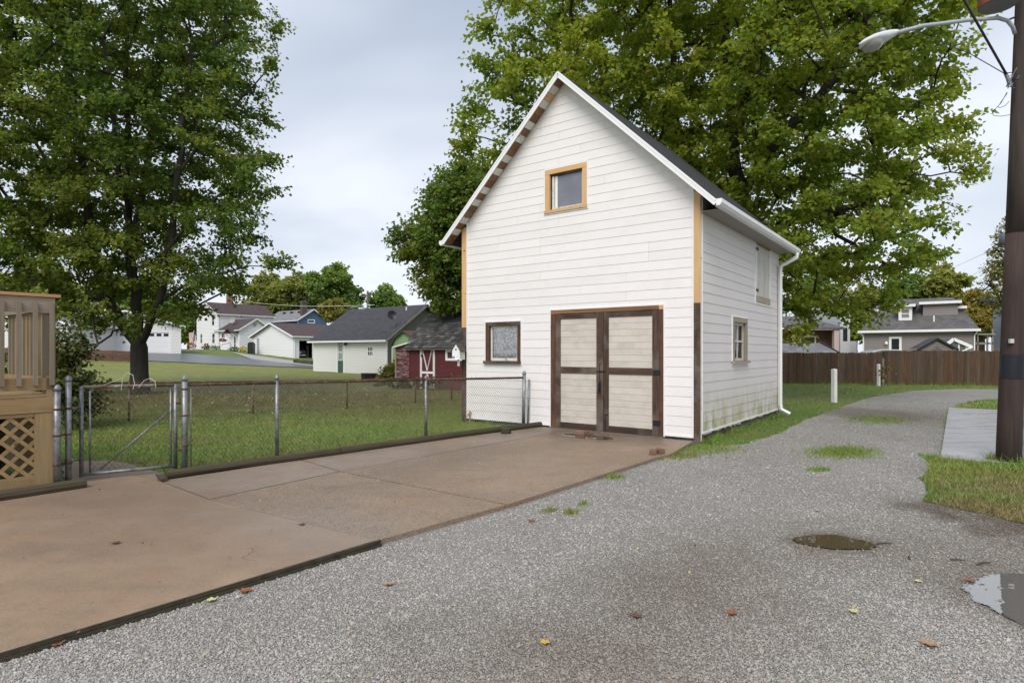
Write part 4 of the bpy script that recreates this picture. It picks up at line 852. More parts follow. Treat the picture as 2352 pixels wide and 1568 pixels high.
for i, (p, q) in enumerate(zip(gam[2:6], gam[3:7])):
    MB().prism([(p[0],-.12,p[1]), (q[0],-.12,q[1]), (q[0],-.12,q[1]+.05), (p[0],-.12,p[1]+.05)], (0,2.6,0)).obj('roof_panel', rb_, gs)
    for k in range(4):
        f = (k+.5)/4; x, z = p[0]+(q[0]-p[0])*f, p[1]+(q[1]-p[1])*f+.05; MB().box(x-.025,x+.025,-.12,2.48,z-.02,z+.025).obj('roof_rib', rb_, gs)
mb = MB(); [mb.beam((p[0],-.13,p[1]+.02), (q[0],-.13,q[1]+.02), .03, .07) for p, q in zip(gam[2:6], gam[3:7])]; mb.obj('roof_trim', olive, gs)
MB().box(-2.02,-1.94,-.02,.0,-1,1.95).obj('corner_trim', trim, gs)
# red shed: front along the street grid, own wall boards, shingles one by one
rc = (-3.66, 26.0); RX0, RX1 = -1.10, 2.6
rs = thing('shed', 'old red shed with white cross braced door and curling shingles', 'shed', (*rc, -.02), RA)
DW = (-.335,.335,.0,1.83); ww_ = (onface(rc,'f',1024,800)[0], onface(rc,'f',1062,800)[0]+.15)
zq = lambda v: 1.6+(808-v)/1374*25.2+.02
WW = (ww_[0], ww_[1], zq(828), zq(803)); DZ = zq(799)
for base, q in courses([(RX0,-.1), (RX1,-.1), (RX1,1.86), (RX0,1.86)], 0, .115, [(DW[0]-.11,DW[1]+.11,-.2,1.86), WW]):
    mb = MB(); lapped(mb, base, q, .115, 'f', .016, .004); mb.obj('siding_board', M['barnred'], rs)
for base, q in courses([(-1.98,-.1), (RX0-.03,-.1), (RX0-.03,1.98), (-1.98,1.80)], 0, .115):
    mb = MB(); lapped(mb, base, q, .115, 'f', .018, .004); mb.obj('siding_board', M['peelred'], rs)
MB().box(RX0-.03,RX0,-.03,.0,-.1,1.86).obj('corner_trim', M['barnred'], rs); MB().box(-2.05,-1.98,-.03,.03,-.1,1.83).obj('corner_trim', m_wood('grey corner', (.2,.18,.15), (.35,.33,.29), 'z'), rs)
MB().box(-1.98,RX1,.004,.06,-.1,1.8).obj('wall', M['dark'], rs); MB().box(RX1-.05,RX1,.06,3.2,-.1,1.86).obj('wall', M['barnred'], rs); MB().box(RX0,RX0+.05,.06,3.2,-.1,1.86).obj('wall', M['barnred'], rs); MB().box(-1.98,RX1,3.15,3.2,-.1,1.86).obj('wall', M['barnred'], rs)
for x in (RX0, RX1-.05): MB().prism([(x,.0,1.86), (x,3.2,1.86), (x,1.6,1.86+1.52)], (.05,0,0)).obj('gable', M['barnred'], rs)
MB().prism([(-2.1,-.14,1.80), (RX0-.03,-.14,1.99), (RX0-.03,-.14,2.05), (-2.1,-.14,1.86)], (0,1.9,0)).obj('lean_to_roof', trim, rs)
for x0, x1 in ((DW[0]-.11,DW[0]), (DW[1],DW[1]+.11)): MB().box(x0,x1,-.035,.02,-.05,1.86).obj('door_trim', M['peelw'], rs)
rd = MB().box(DW[0],DW[1],-.01,.02,.0,1.86).obj('door', M['barnred'], rs)
for a, b in (((-.31,1.79),(.0,.80)), ((.31,1.79),(.0,.80)), ((-.30,.05),(.0,.66)), ((.30,.05),(.0,.66))): MB().beam((a[0],-.022,a[1]), (b[0],-.022,b[1]), .022, .07, (0,1,0)).obj('brace', trim, rd)
for o_ in rd.children: pass
MB().box(-.335,.335,-.034,-.01,.68,.77).obj('rail', trim, rd); MB().box(-.335,.335,-.033,-.01,1.78,1.85).obj('rail', trim, rd)
for z in (1.45,.2): MB().box(-.38,-.29,-.045,-.033,z-.05,z+.05).obj('hinge', M['black'], rd)
MB().box(.28,.32,-.05,-.034,.80,.9).obj('latch', M['black'], rd)
win(rs, 'f', *WW, trim, M['darkglass'], 0, .10, False)
MB().box(RX0-.15,RX1+.1,-.20,-.13,1.72,1.80).obj('fascia', trim, rs)
SLP = .95; t0_, t1_ = Vector((0,-.22,1.66+.12)), Vector((0,1.6,1.66+.12+SLP*1.82)); sv = (t1_-t0_); sL = sv.length; sv /= sL
MB().prism([(RX0-.15,*t0_.yz), (RX0-.15,*t1_.yz), (RX0-.15,t1_.y,t1_.z-.04), (RX0-.15,t0_.y,t0_.z-.04)], (RX1-RX0+.3,0,0)).obj('roof', M['dark'], rs)
MB().prism([(RX0-.15,*t1_.yz), (RX0-.15,3.42,t0_.z), (RX0-.15,3.42,t0_.z-.04), (RX0-.15,t1_.y,t1_.z-.04)], (RX1-RX0+.3,0,0)).obj('roof', r_black, rs)
sm_ = [m_paint('worn shingle %d' % i, c, .85, (.5,.5,.5), .6, 8, .35) for i, c in enumerate(((.045,.045,.048), (.075,.075,.076), (.11,.11,.105)))]; shp = {}
rows = 15; rh = sL/rows; pit = math.atan2(sv.z, sv.y)
for r_i in range(rows):
    x = RX0-.17-(r_i % 2)*.14
    while x < RX1+.1:
        k = random.choice((0,0,1,1,2))
        if k not in shp: o = MB().add([(0,0,0),(.27,0,0),(.27,rh*1.25,0),(0,rh*1.25,0),(.0,0,.014),(.27,0,.014),(.27,rh*1.25,.004),(0,rh*1.25,.004)], [(4,5,6,7),(0,1,5,4),(1,2,6,5),(3,0,4,7)]).obj('shingle', sm_[k], rs); shp[k] = o
        else: o = shp[k].copy(); COL.objects.link(o); o.parent = rs
        p = t0_+sv*(r_i*rh); o.location = (x, p.y, p.z+.004+random.uniform(0,.012)); o.rotation_euler = (pit-random.choice((.02,.04,.16,.3))*random.random(), random.uniform(-.04,.04), random.uniform(-.03,.03)); x += .283
# far white house: main block, wing, chimney
zb = 1.75; PW = (-41.8, 85.0)
hp = lambda f, u0, v0, u1, v1, P=PW, z=zb: (lambda a, b: (a[0], b[0], b[1]-z, a[1]-z))(onface(P, f, u0, v0), onface(P, f, u1, v1))
wf_ = [hp('f', 486.5, 724, 493, 748), hp('f', 460, 766, 465.5, 789), hp('f', 487, 765, 494, 789)]
ws_ = [hp('s', 551, 723, 556.5, 731), hp('s', 581.5, 726, 589, 730)]
hs = building('house', 'far two storey white house with dark roof and brick chimney', 'house', PW, 6.1, 8.6, 5.35, 1.65, 'y', .3, white, r_redy, trim, zb=zb, sh=.2, holes_f=wf_, holes_s=ws_)
for h_ in wf_: win(hs, 'f', *h_, trim, M['darkglass'])
for h_ in ws_: win(hs, 's', *h_, trim, M['darkglass'])
MB().box(-3.4,-2.7,3.0,3.7,5.9,9.0).obj('chimney', M['brick'], hs)
MB().box(-6.1-1.7,-6.1,.3,3.0,2.45,2.62).obj('porch_roof', r_redx, hs); [MB().box(-7.6,-7.45,y,y+.12,-.5,2.45).obj('porch_post', trim, hs) for y in (.4,2.7)]
b1 = MB(); b1.tube([(.06,.2,5.1), (.06,.12,4.8), (.06,.12,-.3)], .05, 5); b1.obj('downspout', trim, hs)
PWW = (-37.2+.0, 81.6); zw = 1.75                   # one storey wing with its gable to the right
PWW = (at(550,755,82).x, 82.0); hW = 1.6+(808-755)/1374*82-zw
dW = hp('f', 558-22, 768, 565.5-22, 796, PWW, zw); dW = (dW[0], dW[1], -.3, dW[3]); kW = hp('f', 508.5, 764, 517, 776.5, PWW, zw)
wg = building('house_wing', 'low white wing with red brown roof and small entrance canopy', 'house wing', PWW, 6.0, 4.7, hW, 1.45, 'x', .35, white, r_redx, trim, zb=zw, sh=.2, holes_f=(dW, kW))
win(wg, 'f', *dW, trim, M['darkglass'], 0, .18, True, 'door'); win(wg, 'f', *kW, trim, M['darkglass'], 0, .1, False, 'window', 1)
cx_ = (dW[0]+dW[1])/2; mb = MB(); mb.prism([(cx_-1.0,-1.1,dW[3]+.15), (cx_,-1.1,dW[3]+.75), (cx_+1.0,-1.1,dW[3]+.15), (cx_+1.0,-1.1,dW[3]+.27), (cx_,-1.1,dW[3]+.87), (cx_-1.0,-1.1,dW[3]+.27)], (0,1.1,0)); mb.obj('canopy', r_redy, wg)
for s in (-.9,.9): MB().beam((cx_+s,-1.0,dW[3]+.15), (cx_+s,-.02,dW[3]-.7), .06, .08).obj('canopy_brace', trim, wg)
MB().box(cx_-.9,cx_+.9,-1.0,-.02,-.5,.12).obj('doorstep', M['found'], wg); mb = MB(); mb.tube([(cx_-.9,-1.6,.0), (cx_-.9,-1.6,.75), (cx_-.9,-.2,1.15)], .03, 5); mb.tube([(cx_-.9,-.2,1.15), (cx_-.9,-.2,.0)], .03, 5); mb.obj('handrail', M['black'], wg)
gv = MB(); gv.lathe([(.3,0), (.3,.04)], n=10); o = gv.obj('gable_vent', m_paint('grey louvre', (.35,.35,.35)), wg); o.rotation_euler = (0, math.pi/2, 0); o.location = (.0,2.2,hW+.65)
dsh = MB(); dsh.tube([(-2.9,1.0,hW+.6), (-2.9,.9,hW+1.3)], .04, 5); dsh.obj('dish_mast', M['galv'], wg); o = MB().lathe([(.02,0), (.3,.04), (.46,.12), (.3,.06), (.02,.02)], n=14).obj('roof_dish', m_paint('grey dish', (.3,.28,.27)), wg); o.location = (-3.0,.7,hW+1.3); o.rotation_euler = (1.3,0,.4)
# flowers, heater and flag by the house
def clump(name, lab, cat, x, y, z, r, h, col, n=60, grp=None, seed=1, size=.14):
    q = np.random.default_rng(seed); m, nt, b = mat(name+' leaves'); g = nt.nodes.new('ShaderNodeNewGeometry')
    nt.links.new(ramp(nt, g.outputs['Random Per Island'], [(0, [c*.5 for c in col]), (1, [min(1, c*1.5) for c in col])]), b.inputs['Base Color']); b.inputs['Roughness'].default_value = .6
    d = q.normal(size=(n,3)); d /= np.linalg.norm(d, axis=1)[:,None]; p = d*np.array([r,r,h/2])*q.uniform(.5,1,(n,1))+np.array([0,0,h/2])
    a = q.normal(size=(n,3)); a /= np.linalg.norm(a, axis=1)[:,None]; c = np.cross(a, q.normal(size=(n,3))); c /= np.linalg.norm(c, axis=1)[:,None]; s = size*q.uniform(.6,1.3,(n,1))
    V = np.stack([p-a*s, p+c*s*.6, p+a*s, p-c*s*.6], 1).reshape(-1,3); o = fastmesh(name, V, np.arange(n*4).reshape(-1,4), m); o.location = (x, y, z); return tag(o, lab, cat, grp)
def gp_(u, Y, z=None): x = (u-CX)/F*Y; return x, Y, tz(x, Y)-.05
clump('flower_bush', 'yellow chrysanthemum clump in front of the white wing', 'flowers', *gp_(558,79), .55, .75, (.55,.42,.04), 90, None, 2)
clump('flower_bush', 'dark red hanging flower basket beside the entrance steps', 'flowers', *(lambda a: (a[0], a[1], a[2]+1.2))(gp_(512,79)), .5, .45, (.16,.03,.04), 70, None, 3)
clump('flower_bush', 'rust coloured flower bush at the white house corner', 'flowers', *gp_(472,82), .55, .9, (.28,.13,.08), 80, None, 4)
clump('flower_bush', 'low green planting along the white house wall', 'flowers', *gp_(486,81), 1.3, .7, (.06,.09,.03), 160, None, 5)
clump('flower_bush', 'green plants left of the yellow chrysanthemums', 'flowers', *gp_(537,79), .8, .6, (.10,.15,.04), 110, None, 6)
clump('flower_bush', 'orange red flowers below the flag', 'flowers', *gp_(440,82), .7, .9, (.34,.12,.06), 100, None, 8)
fl = thing('flag', 'small red and white striped flag on the white house porch', 'flag', (at(442,785,83).x, 83, 1.6+ (808-785)/1374*83))
MB().tube([(-.3,0,-.1), (.25,0,1.6)], .03, 5).obj('flagpole', trim, fl)
for i in range(7): MB().prism([(.18-i*.10,0,1.4-i*.02), (.10-i*.10,0,1.35-i*.02), (.02-i*.07,.0,-.1), (.09-i*.07,0,-.1)], (0,.02,0)).obj('stripe', m_paint('flag red' if i % 2 else 'flag white', (.5,.05,.06) if i % 2 else (.7,.68,.66)), fl)
ht = thing('gas_grill', 'black covered grill at the corner of the white garage', 'grill', gp_(577.5,73)); MB().prism([(-.35,-.3,0), (.35,-.3,0), (.35,-.3,1.25), (.15,-.3,1.5), (-.2,-.3,1.45), (-.35,-.3,1.2)], (0,.6,0)).obj('cover', M['black'], ht)
# white garage with the open door and a dark car inside
zb2 = .85; PQ = (-25.6, 70.0); od = hp('s', 687, 782, 717, 822, PQ, zb2); od = (od[0], od[1], -.4, od[3]); gd = hp('f', 589, 775, 597, 817, PQ, zb2)
g2 = building('garage', 'white gabled garage with maroon roof and open car door', 'garage', PQ, 8.8, 9.0, 2.66, 1.56, 'y', .35, white, r_redy, trim, zb=zb2, sh=.2, holes_f=(gd,), holes_s=(od,))
win(g2, 'f', *gd, trim, m_paint('grey door', (.32,.34,.38), .5), 0, .1, False, 'door')
ds = MB(); ds.tube([(.08,.15,2.4), (.08,.15,-.2)], .05, 5); ds.obj('downspout', trim, g2)
MB().box(-8,-.9,5.0,5.1,-.5,2.6).obj('inner_wall', M['dark'], g2); MB().box(-2.2,-1.9,3.2,3.4,-.4,1.6).obj('tool_cabinet', m_paint('pale cabinet', (.5,.52,.5)), g2)
cq = lambda a, b: (PQ[0]+R2[0]*a+D2[0]*b, PQ[1]+R2[1]*a+D2[1]*b)
yc = (od[0]+od[1])/2-.55
car = thing('parked_car', 'dark car seen from behind inside the open white garage', 'car', (*cq(-.5,yc), zb2-.1), RA)
ch = M['black']; cp = m_paint('dark car paint', (.012,.014,.018), .2)
MB().prism([(-4.2,-.85,.35), (-.05,-.85,.35), (.0,-.85,.75), (-.1,-.85,1.0), (-.55,-.85,1.55), (-2.4,-.85,1.6), (-3.2,-.85,1.05), (-4.2,-.85,.9)], (0,1.7,0)).obj('body', cp, car)
MB().box(-.25,.03,-.65,.65,1.08,1.42).obj('rear_window', M['darkglass'], car).rotation_euler = (0,-.35,0); MB().box(-.05,.06,-.88,.88,.38,.55).obj('bumper', m_paint('chrome bumper', (.45,.45,.46), .25, metal=.8), car); MB().box(-.02,.035,-.2,.2,.72,.86).obj('number_plate', trim, car)
for s in (-.78,.62): MB().box(-.06,.03,s,s+.16,.78,1.0).obj('tail_light', m_paint('tail red', (.25,.02,.02), .3), car); MB().tube([(-.8,s-.05,.32), (-.8,s+.2,.32)], .32, 12).obj('wheel', M['black'], car)
# blue house
PB = (at(684,733,98).x, 98.0); zb3 = 1.6; hB = 1.6+(808-733)/1374*98-zb3
kb = hp('s', 706.5, 733, 723, 742.6, PB, zb3); blue = m_paint('blue siding', (.075,.135,.25), .55)
hb = building('house', 'blue gabled house with grey roof behind the white garages', 'house', PB, 9.5, 5.6, hB, 1.75, 'x', .4, blue, r_grey, trim, zb=zb3, sh=.15, holes_s=(kb,))
win(hb, 's', *kb, trim, M['darkglass'], 0, .14, False); MB().box(-.75,.15-.2,.9,1.75,hB-.3,hB+2.9).obj('chimney', m_paint('brown chimney brick', (.10,.07,.06), .8, (.5,.5,.5), .6, 3), hb); MB().box(-.82,.02,.83,1.82,hB+2.9,hB+3.05).obj('chimney_cap', M['found'], hb)
for x in (-2.6,-4.8,-7.0): MB().box(x,x+.5,1.7,2.1,hB+1.25,hB+1.5).obj('roof_vent', M['black'], hb)
# garage behind the left maple, frontal
zb4 = 1.45; PL = (at(415,780,61).x, 61.0); GR = .50; dgr = (math.cos(GR), math.sin(GR)); pa = lambda u: (((u-CX)/F)*61.0-PL[0])/(dgr[0]-((u-CX)/F)*dgr[1])
gl_ = building('garage', 'white garage with a wide panelled door behind the left maple', 'garage', PL, 9.5, 7.0, 1.6+(808-748)/1374*61-zb4, 1.35, 'y', .35, cream, r_black, trim, rot=GR, zb=zb4, sh=.15, holes_f=[(pa(240),pa(391),-.5,2.14)])
pd = thing('garage_door', None, None); pd.parent = gl_
for i in range(5):
    MB().box(pa(240)+.06,pa(391)-.06,.03,.06,-.3+i*.485,-.3+i*.485+.478).obj('door_panel', trim, pd)
for i in range(10):
    x = pa(387)-i*.62; MB().box(x-.42,x,.018,.028,1.72,2.0).obj('door_pane', M['darkglass'], pd)
MB().box(pa(391)-.08,pa(391)+.12,-.03,.03,-.5,2.25).obj('door_trim', trim, gl_); MB().box(pa(240)-.12,pa(391)-.08,-.03,.03,2.12,2.26).obj('door_trim', trim, gl_)
# pale house far left behind the deck railing
PH = (at(155,700,52).x, 52.0); hl = building('house', 'pale house with grey roof partly hidden behind the deck railing', 'house', PH, 13, 8, 3.1, 2.4, 'y', .5, cream, r_grey, trim, rot=0., zb=1.0, sh=.15)
# low brown retaining wall
rw = thing('retaining_wall', 'low brown timber retaining wall beside the asphalt drive', 'wall'); wa, wb_ = Vector((-46.5,47.6,0)), Vector((-31.2,49.1,0)); wd = m_wood('reddish sleeper', (.07,.035,.025), (.16,.085,.06), 'x', .85, 4, .2)
for r_i in range(4):
    for k in range(7):
        a, b = wa.lerp(wb_, k/7+(r_i % 2)*.05), wa.lerp(wb_, (k+.99)/7+(r_i % 2)*.05); zb_ = tz(a.x, a.y)-.1
        MB().beam((a.x,a.y,zb_+.12+r_i*.24), (b.x,b.y,tz(b.x,b.y)-.1+.12+r_i*.24), .2, .232).obj('sleeper', wd, rw)
hk = thing('retaining_wall', 'long low dark stone edging in front of the white garage', 'wall'); hm_ = m_paint('mossy stone', (.06,.055,.035), .9, (.5,.5,.4), .7, 2, .3)
ea, eb_ = Vector((-21.4,59.0,0)), Vector((-16.0,55.0,0))
for k in range(14): a, b = ea.lerp(eb_, k/14), ea.lerp(eb_, (k+.96)/14); MB().beam((a.x,a.y,tz(a.x,a.y)+.15), (b.x,b.y,tz(b.x,b.y)+.15), .4, .45+random.uniform(-.05,.05)).obj('stone', hm_, hk)
# fire ring and stones by the red shed
fx, fy = gnd(848.5, 872); fr2 = thing('fire_ring', 'rusty black steel fire ring on the lawn before the garage', 'fire ring', (fx, fy, -.02))
MB().lathe([(.46,0), (.46,.40), (.44,.40), (.44,.02)], n=24).obj('ring', m_metal('burnt steel', (.016,.012,.011), (.05,.025,.018), .8, 4, .2), fr2); MB().lathe([(.475,.36), (.475,.40), (.44,.405)], n=24).obj('rim', M['rust'], fr2)
for i, (u, v, s) in enumerate(((880,884,.2), (868,887,.24), (893,881,.17), (905,884,.22), (862,884,.14))):
    x, y = gnd(u, v); mb = MB(); mb.lathe([(s*.7,0), (s,s*.25), (s*.8,s*.6), (s*.3,s*.72)], n=8); mb.v = [(a+random.uniform(-.03,.03), b*.7+random.uniform(-.03,.03), max(0, c+random.uniform(-.03,.03))) for a, b, c in mb.v]
    o = mb.obj('field_stone', hm_); o.location = (x, y, -.01); tag(o, ['pale field stone, middle of the row by the shed plants', 'largest mossy field stone left of the middle one', 'small stone right of the middle field stone', 'field stone touching the plants by the red shed', 'smallest field stone at the left end of the row'][i], 'stone', 'field stones by the red shed')

# ================================================ BUILDINGS BEHIND THE BOARD FENCE
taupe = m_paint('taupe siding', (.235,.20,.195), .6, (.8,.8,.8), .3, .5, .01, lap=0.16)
r_mix = m_shingle('weathered grey brown shingles', (.105,.098,.098), .35, .16, 'xz'); r_mixy = m_shingle('weathered grey brown shingles across', (.105,.098,.098), .35, .16, 'yz')
PB_ = (28.26, 48.0)                                 # left front corner; the front follows the street grid
def fx(u, y=0., v=760): return onface((PB_[0]+y*D2[0], PB_[1]+y*D2[1]), 'f', u, v)[0]
def fzz(u, v, y=0.): return onface((PB_[0]+y*D2[0], PB_[1]+y*D2[1]), 'f', u, v)[1]
w_ = fx(2237); ze = 3.24
gh = thing('house', 'taupe bungalow with big grey hipped roof and dormers behind the fence', 'house', (*PB_, 0), RA)
wn_h = (fx(2042), fx(2071), fzz(2056, 803), fzz(2056, 773))
siding_mesh('wall', [('f', [(0,-.3), (w_,-.3), (w_,ze), (0,ze)], [(wn_h[0],wn_h[1],-.5,wn_h[3])], 0)], .16, 0, taupe, gh)
MB().box(0,.1,.05,9,-.3,ze).obj('wall', taupe, gh); MB().box(w_-.1,w_,.05,9,-.3,ze).obj('wall', taupe, gh); MB().box(0,w_,8.9,9,-.3,ze).obj('wall', taupe, gh)
zr_ = 6.0; o_ = .35; rl, rr_ = fx(2040, 4.5), fx(2190, 4.5)
MB().add([(-o_,-o_,ze), (w_+o_,-o_,ze), (rr_,4.5,zr_), (rl,4.5,zr_)], [(0,1,2,3)]).obj('roof', r_mix, gh); MB().add([(-o_,-o_,ze), (rl,4.5,zr_), (-o_,9.3,ze)], [(0,1,2)]).obj('roof', r_mixy, gh); MB().add([(w_+o_,-o_,ze), (w_+o_,9.3,ze), (rr_,4.5,zr_)], [(0,1,2)]).obj('roof', r_mixy, gh); MB().add([(-o_,9.3,ze), (rl,4.5,zr_), (rr_,4.5,zr_), (w_+o_,9.3,ze)], [(0,1,2,3)]).obj('roof', r_mix, gh)
MB().box(-o_-.05,w_+o_+.05,-o_-.1,-o_+.02,ze-.13,ze+.05).obj('gutter', trim, gh); MB().box(-o_,w_+o_,-o_+.02,.0,ze-.12,ze-.08).obj('soffit', trim, gh)
for xx in (-.04, w_+.03): mb = MB(); mb.tube([(xx-.2 if xx < 0 else xx+.2,-o_,ze-.1), (xx,-.08,ze-.45), (xx,-.08,-.2)], .05, 5); mb.obj('downspout', trim, gh)
dn_ = win(gh, 'f', wn_h[0], wn_h[1], .1, wn_h[3], trim, M['darkglass'], 0, .16, True, 'door')
mb = MB(); mb.lathe([(.05,0), (.12,.1), (.05,.28)], (fx(2036),-.12,fzz(2036,792)), 8); mb.obj('wall_lamp', trim, gh)
def dorm(u0, u1, v0, v1, y, over=.25, name='dormer'):
    um = (u0+u1)/2; X0, X1 = fx(u0, y), fx(u1, y); Z0, Z1 = fzz(um, v1, y), fzz(um, v0, y)
    e = thing(name, None, None); e.parent = gh
    siding_mesh('dormer_wall', [('f', [(X0,Z0-.2), (X1,Z0-.2), (X1,Z1), (X0,Z1)], [], y)], .16, 0, taupe, e)
    MB().box(X0,X0+.05,y+.02,y+3.0,Z0-.2,Z1).obj('dormer_wall', taupe, e); MB().box(X1-.05,X1,y+.02,y+3.0,Z0-.2,Z1).obj('dormer_wall', taupe, e)
    MB().box(X0-over,X1+over,y-over-.05,y-over,Z1-.03,Z1+.17).obj('dormer_fascia', trim, e)
    return e, X0, X1, Z0, Z1
def pitched(e, X0, X1, y, Z1, top, back, in0, in1, over=.25):   # hipped dormer roof
    A_ = [(X0-over,y-over,Z1+.15), (X1+over,y-over,Z1+.15), (X1-in1,y+back,top), (X0+in0,y+back,top), (X0-over,y+3.2,Z1+.15), (X1+over,y+3.2,Z1+.15)]
    MB().add(A_, [(0,1,2,3)]).obj('dormer_roof', r_mix, e); MB().add(A_, [(0,3,4), (1,5,2)]).obj('dormer_roof', r_mixy, e)
y1 = 1.1; e1, X0, X1, Z0, Z1 = dorm(2064, 2095, 704, 735.5, y1); win(e1, 'f', X0, X1, Z0, Z1-.05, trim, m_glass('pale pane', (.16,.17,.17), .1), -y1-.0 if False else y1-.02, .2, True); pitched(e1, X0, X1, y1, Z1, 5.95, 2.2, .25, .25)
y2 = 1.75; e2, X0, X1, Z0, Z1 = dorm(2120, 2200, 697, 724, y2); pitched(e2, X0, X1, y2, Z1, Z1+.55, 2.2, .3, .5, .3)
y3 = 2.3; e3, X0, X1, Z0, Z1 = dorm(2196, 2212, 708, 732, y3); pitched(e3, X0, X1, y3, Z1, Z1+.35, 1.5, .1, .2)
y4 = 3.2; e4, X0, X1, Z0, Z1 = dorm(2012, 2034, 715, 730, y4); pitched(e4, X0, X1, y4, Z1, 5.95, 1.3, .4, -.2)
mb = MB(); xx = fx(2145, .9); mb.tube([(xx,.9,ze+.55), (xx,.9,ze+1.15)], .05, 8); mb.obj('vent_pipe', trim, gh)
# small gabled sheds in front of the bungalow
def gable_front(name, lab, u0, ua, u1, va, ve, Y, wm, rm, ovw=.12, thick=.12, vent=False, wind=None):
    sx = lambda u: (u-ua)/F*Y; xc = (ua-CX)/F*Y; zA = 1.6+(808-va)/1374*Y; zE = 1.6+(808-ve)/1374*Y
    t = thing(name, lab, 'shed', (xc, Y, 0)); siding_mesh('wall', [('f', [(sx(u0)+.25,-.2), (sx(u1)-.25,-.2), (sx(u1)-.25,zE+.1), (0,zA-.1), (sx(u0)+.25,zE+.1)], [], 0)], .13, 0, wm, t)
    for uu in (u0, u1): MB().beam((0,-.1,zA), (sx(uu),-.1,zE), .06, thick).obj('rake_board', rm[0], t); MB().add([(0,-.12,zA+.06), (sx(uu),-.12,zE+.06), (sx(uu),.7,zE+.06), (0,.7,zA+.06)], [(0,1,2,3)]).obj('roof', rm[1], t)
    for uu in (u0, u1): x_ = sx(uu)+(.25 if uu == u0 else -.25); MB().box(x_-.03,x_+.03,.03,.65,-.2,zE).obj('wall', wm, t)
    MB().box(sx(u0)+.25,sx(u1)-.25,.6,.65,-.2,zE).obj('wall', wm, t)
    if vent:
        MB().prism([(-.65,-.025,zA-.95), (.65,-.025,zA-.95), (.0,-.025,zA-.42)], (0,.02,0)).obj('gable_vent', m_paint('dark vent', (.04,.045,.05)), t)
        for i in range(5): x = -.45+i*.225; MB().beam((x,-.035,zA-.93), (x*.2,-.035,zA-.5), .03, .03).obj('vent_slat', taupe, t)
    return t
gable_front('garden_shed', 'taupe gabled shed with dark trim and a triangular vent', 2105, 2151, 2199, 778, 803.5, 37., m_paint('darker taupe boards', (.19,.165,.15), .65, (.6,.6,.6), .4, 1), (M['black'], r_black), vent=True)
gs2 = gable_front('garden_shed', 'grey shed gable with thick white rake trim and downspout', 2165, 2188, 2229, 779, 796.5, 40., m_paint('dark grey boards', (.11,.105,.105), .65), (trim, r_mix), thick=.2)
win(gs2, 'f', .35, .95, 1.4, 2.2, trim, M['darkglass'], 0, .1, False); MB().tube([(1.25,-.12,1.93), (.35+.2,-.14,1.65), (.35,-.14,.5)], .05, 5).obj('downspout', trim, gs2)
# grey shed roof, white building and brown house behind the left end of the fence
Yk = 36.; lw_ = lambda u: (u-CX)/F*Yk; lz = lambda v: 1.6+(808-v)/1374*Yk
sh_ = thing('garden_shed', 'low shed with pale grey shingle roof just above the fence', 'shed', (lw_(1800), Yk, 0)); L_ = lw_(1926)-lw_(1800)
MB().add([(0,0,lz(811)), (L_,0,lz(809)), (L_-.3,1.6,lz(792)+.14), (.3,1.6,lz(793.5)+.14), (0,3.2,lz(811)), (L_,3.2,lz(809))], [(0,1,2,3), (3,2,5,4)]).obj('roof', m_shingle('pale grey shingles', (.19,.19,.195), .4, .14, 'xz'), sh_); MB().box(.1,L_-.1,.1,3.1,-.1,lz(812)).obj('wall', taupe, sh_); MB().beam((L_,-.05,lz(810)), (L_-.3,1.6,lz(791)+.16), .05, .12).obj('rake_board', M['black'], sh_); MB().beam((L_,3.2,lz(810)), (L_-.3,1.6,lz(791)+.16), .05, .12).obj('rake_board', M['black'], sh_)
lb = thing('house', 'white rendered corner of a house left of the taupe bungalow', 'house', (at(1930,800,55).x, 55., 0)); MB().box(0,.9,0,6,-.2,6.6).obj('wall', m_paint('pale grey render', (.55,.56,.58), .7), lb); MB().box(1.1,1.75,.4,6,-.2,2.6).obj('wall', m_paint('pale grey wall', (.5,.5,.51), .7), lb); MB().box(-.1,1.0,-.1,6.2,6.6,6.75).obj('roof', r_grey, lb); MB().box(.25,.65,-.02,.02,2.6,3.8).obj('window', M['darkglass'], lb)
bh2 = thing('house', 'reddish brown house with columns hidden behind the right maple', 'house', (at(1800,800,52).x, 52., 0)); MB().box(0,4.3,0,6,-.2,3.5).obj('wall', m_paint('red brown wall', (.14,.075,.055), .8, (.6,.6,.6), .5, 1), bh2)
MB().prism([(-.3,-1.4,3.5), (4.6,-1.4,3.5), (4.6,6,4.9), (-.3,6,4.9)], (0,0,.15)).obj('roof', r_mix, bh2)
for x in (.5,3.9): MB().box(x-.2,x+.2,-1.3,-.95,-.2,3.5).obj('column', m_paint('pinkish column', (.5,.40,.36), .7), bh2)
win(bh2, 'f', 1.4, 2.8, 1.4, 3.0, trim, M['darkglass'], 0, .12)
vn = thing('parked_car', 'silver car roof showing just above the board fence', 'car', (at(2052,808,38).x, 38., 0)); cs = m_paint('grey car paint', (.16,.165,.17), .25)
MB().prism([(-2.2,0,.4), (2.1,0,.4), (2.1,0,1.0), (1.3,0,1.15), (.8,0,1.66), (-.7,0,1.72), (-1.5,0,1.5), (-2.2,0,1.1)], (0,1.7,0)).obj('body', cs, vn); MB().prism([(-1.35,-.01,1.2), (.95,-.01,1.2), (.65,-.01,1.58), (-.65,-.01,1.63), (-1.2,-.01,1.48)], (0,.005,0)).obj('side_window', M['darkglass'], vn)
MB().tube([(-1.25,.1,1.60), (-.7,.08,1.745), (.6,.08,1.71)], .03, 5).obj('roof_rail', m_paint('bright rail', (.7,.7,.7), .3), vn)
for x in (-1.4,1.3): MB().tube([(x,-.02,.34), (x,.2,.34)], .34, 14).obj('wheel', M['black'], vn)
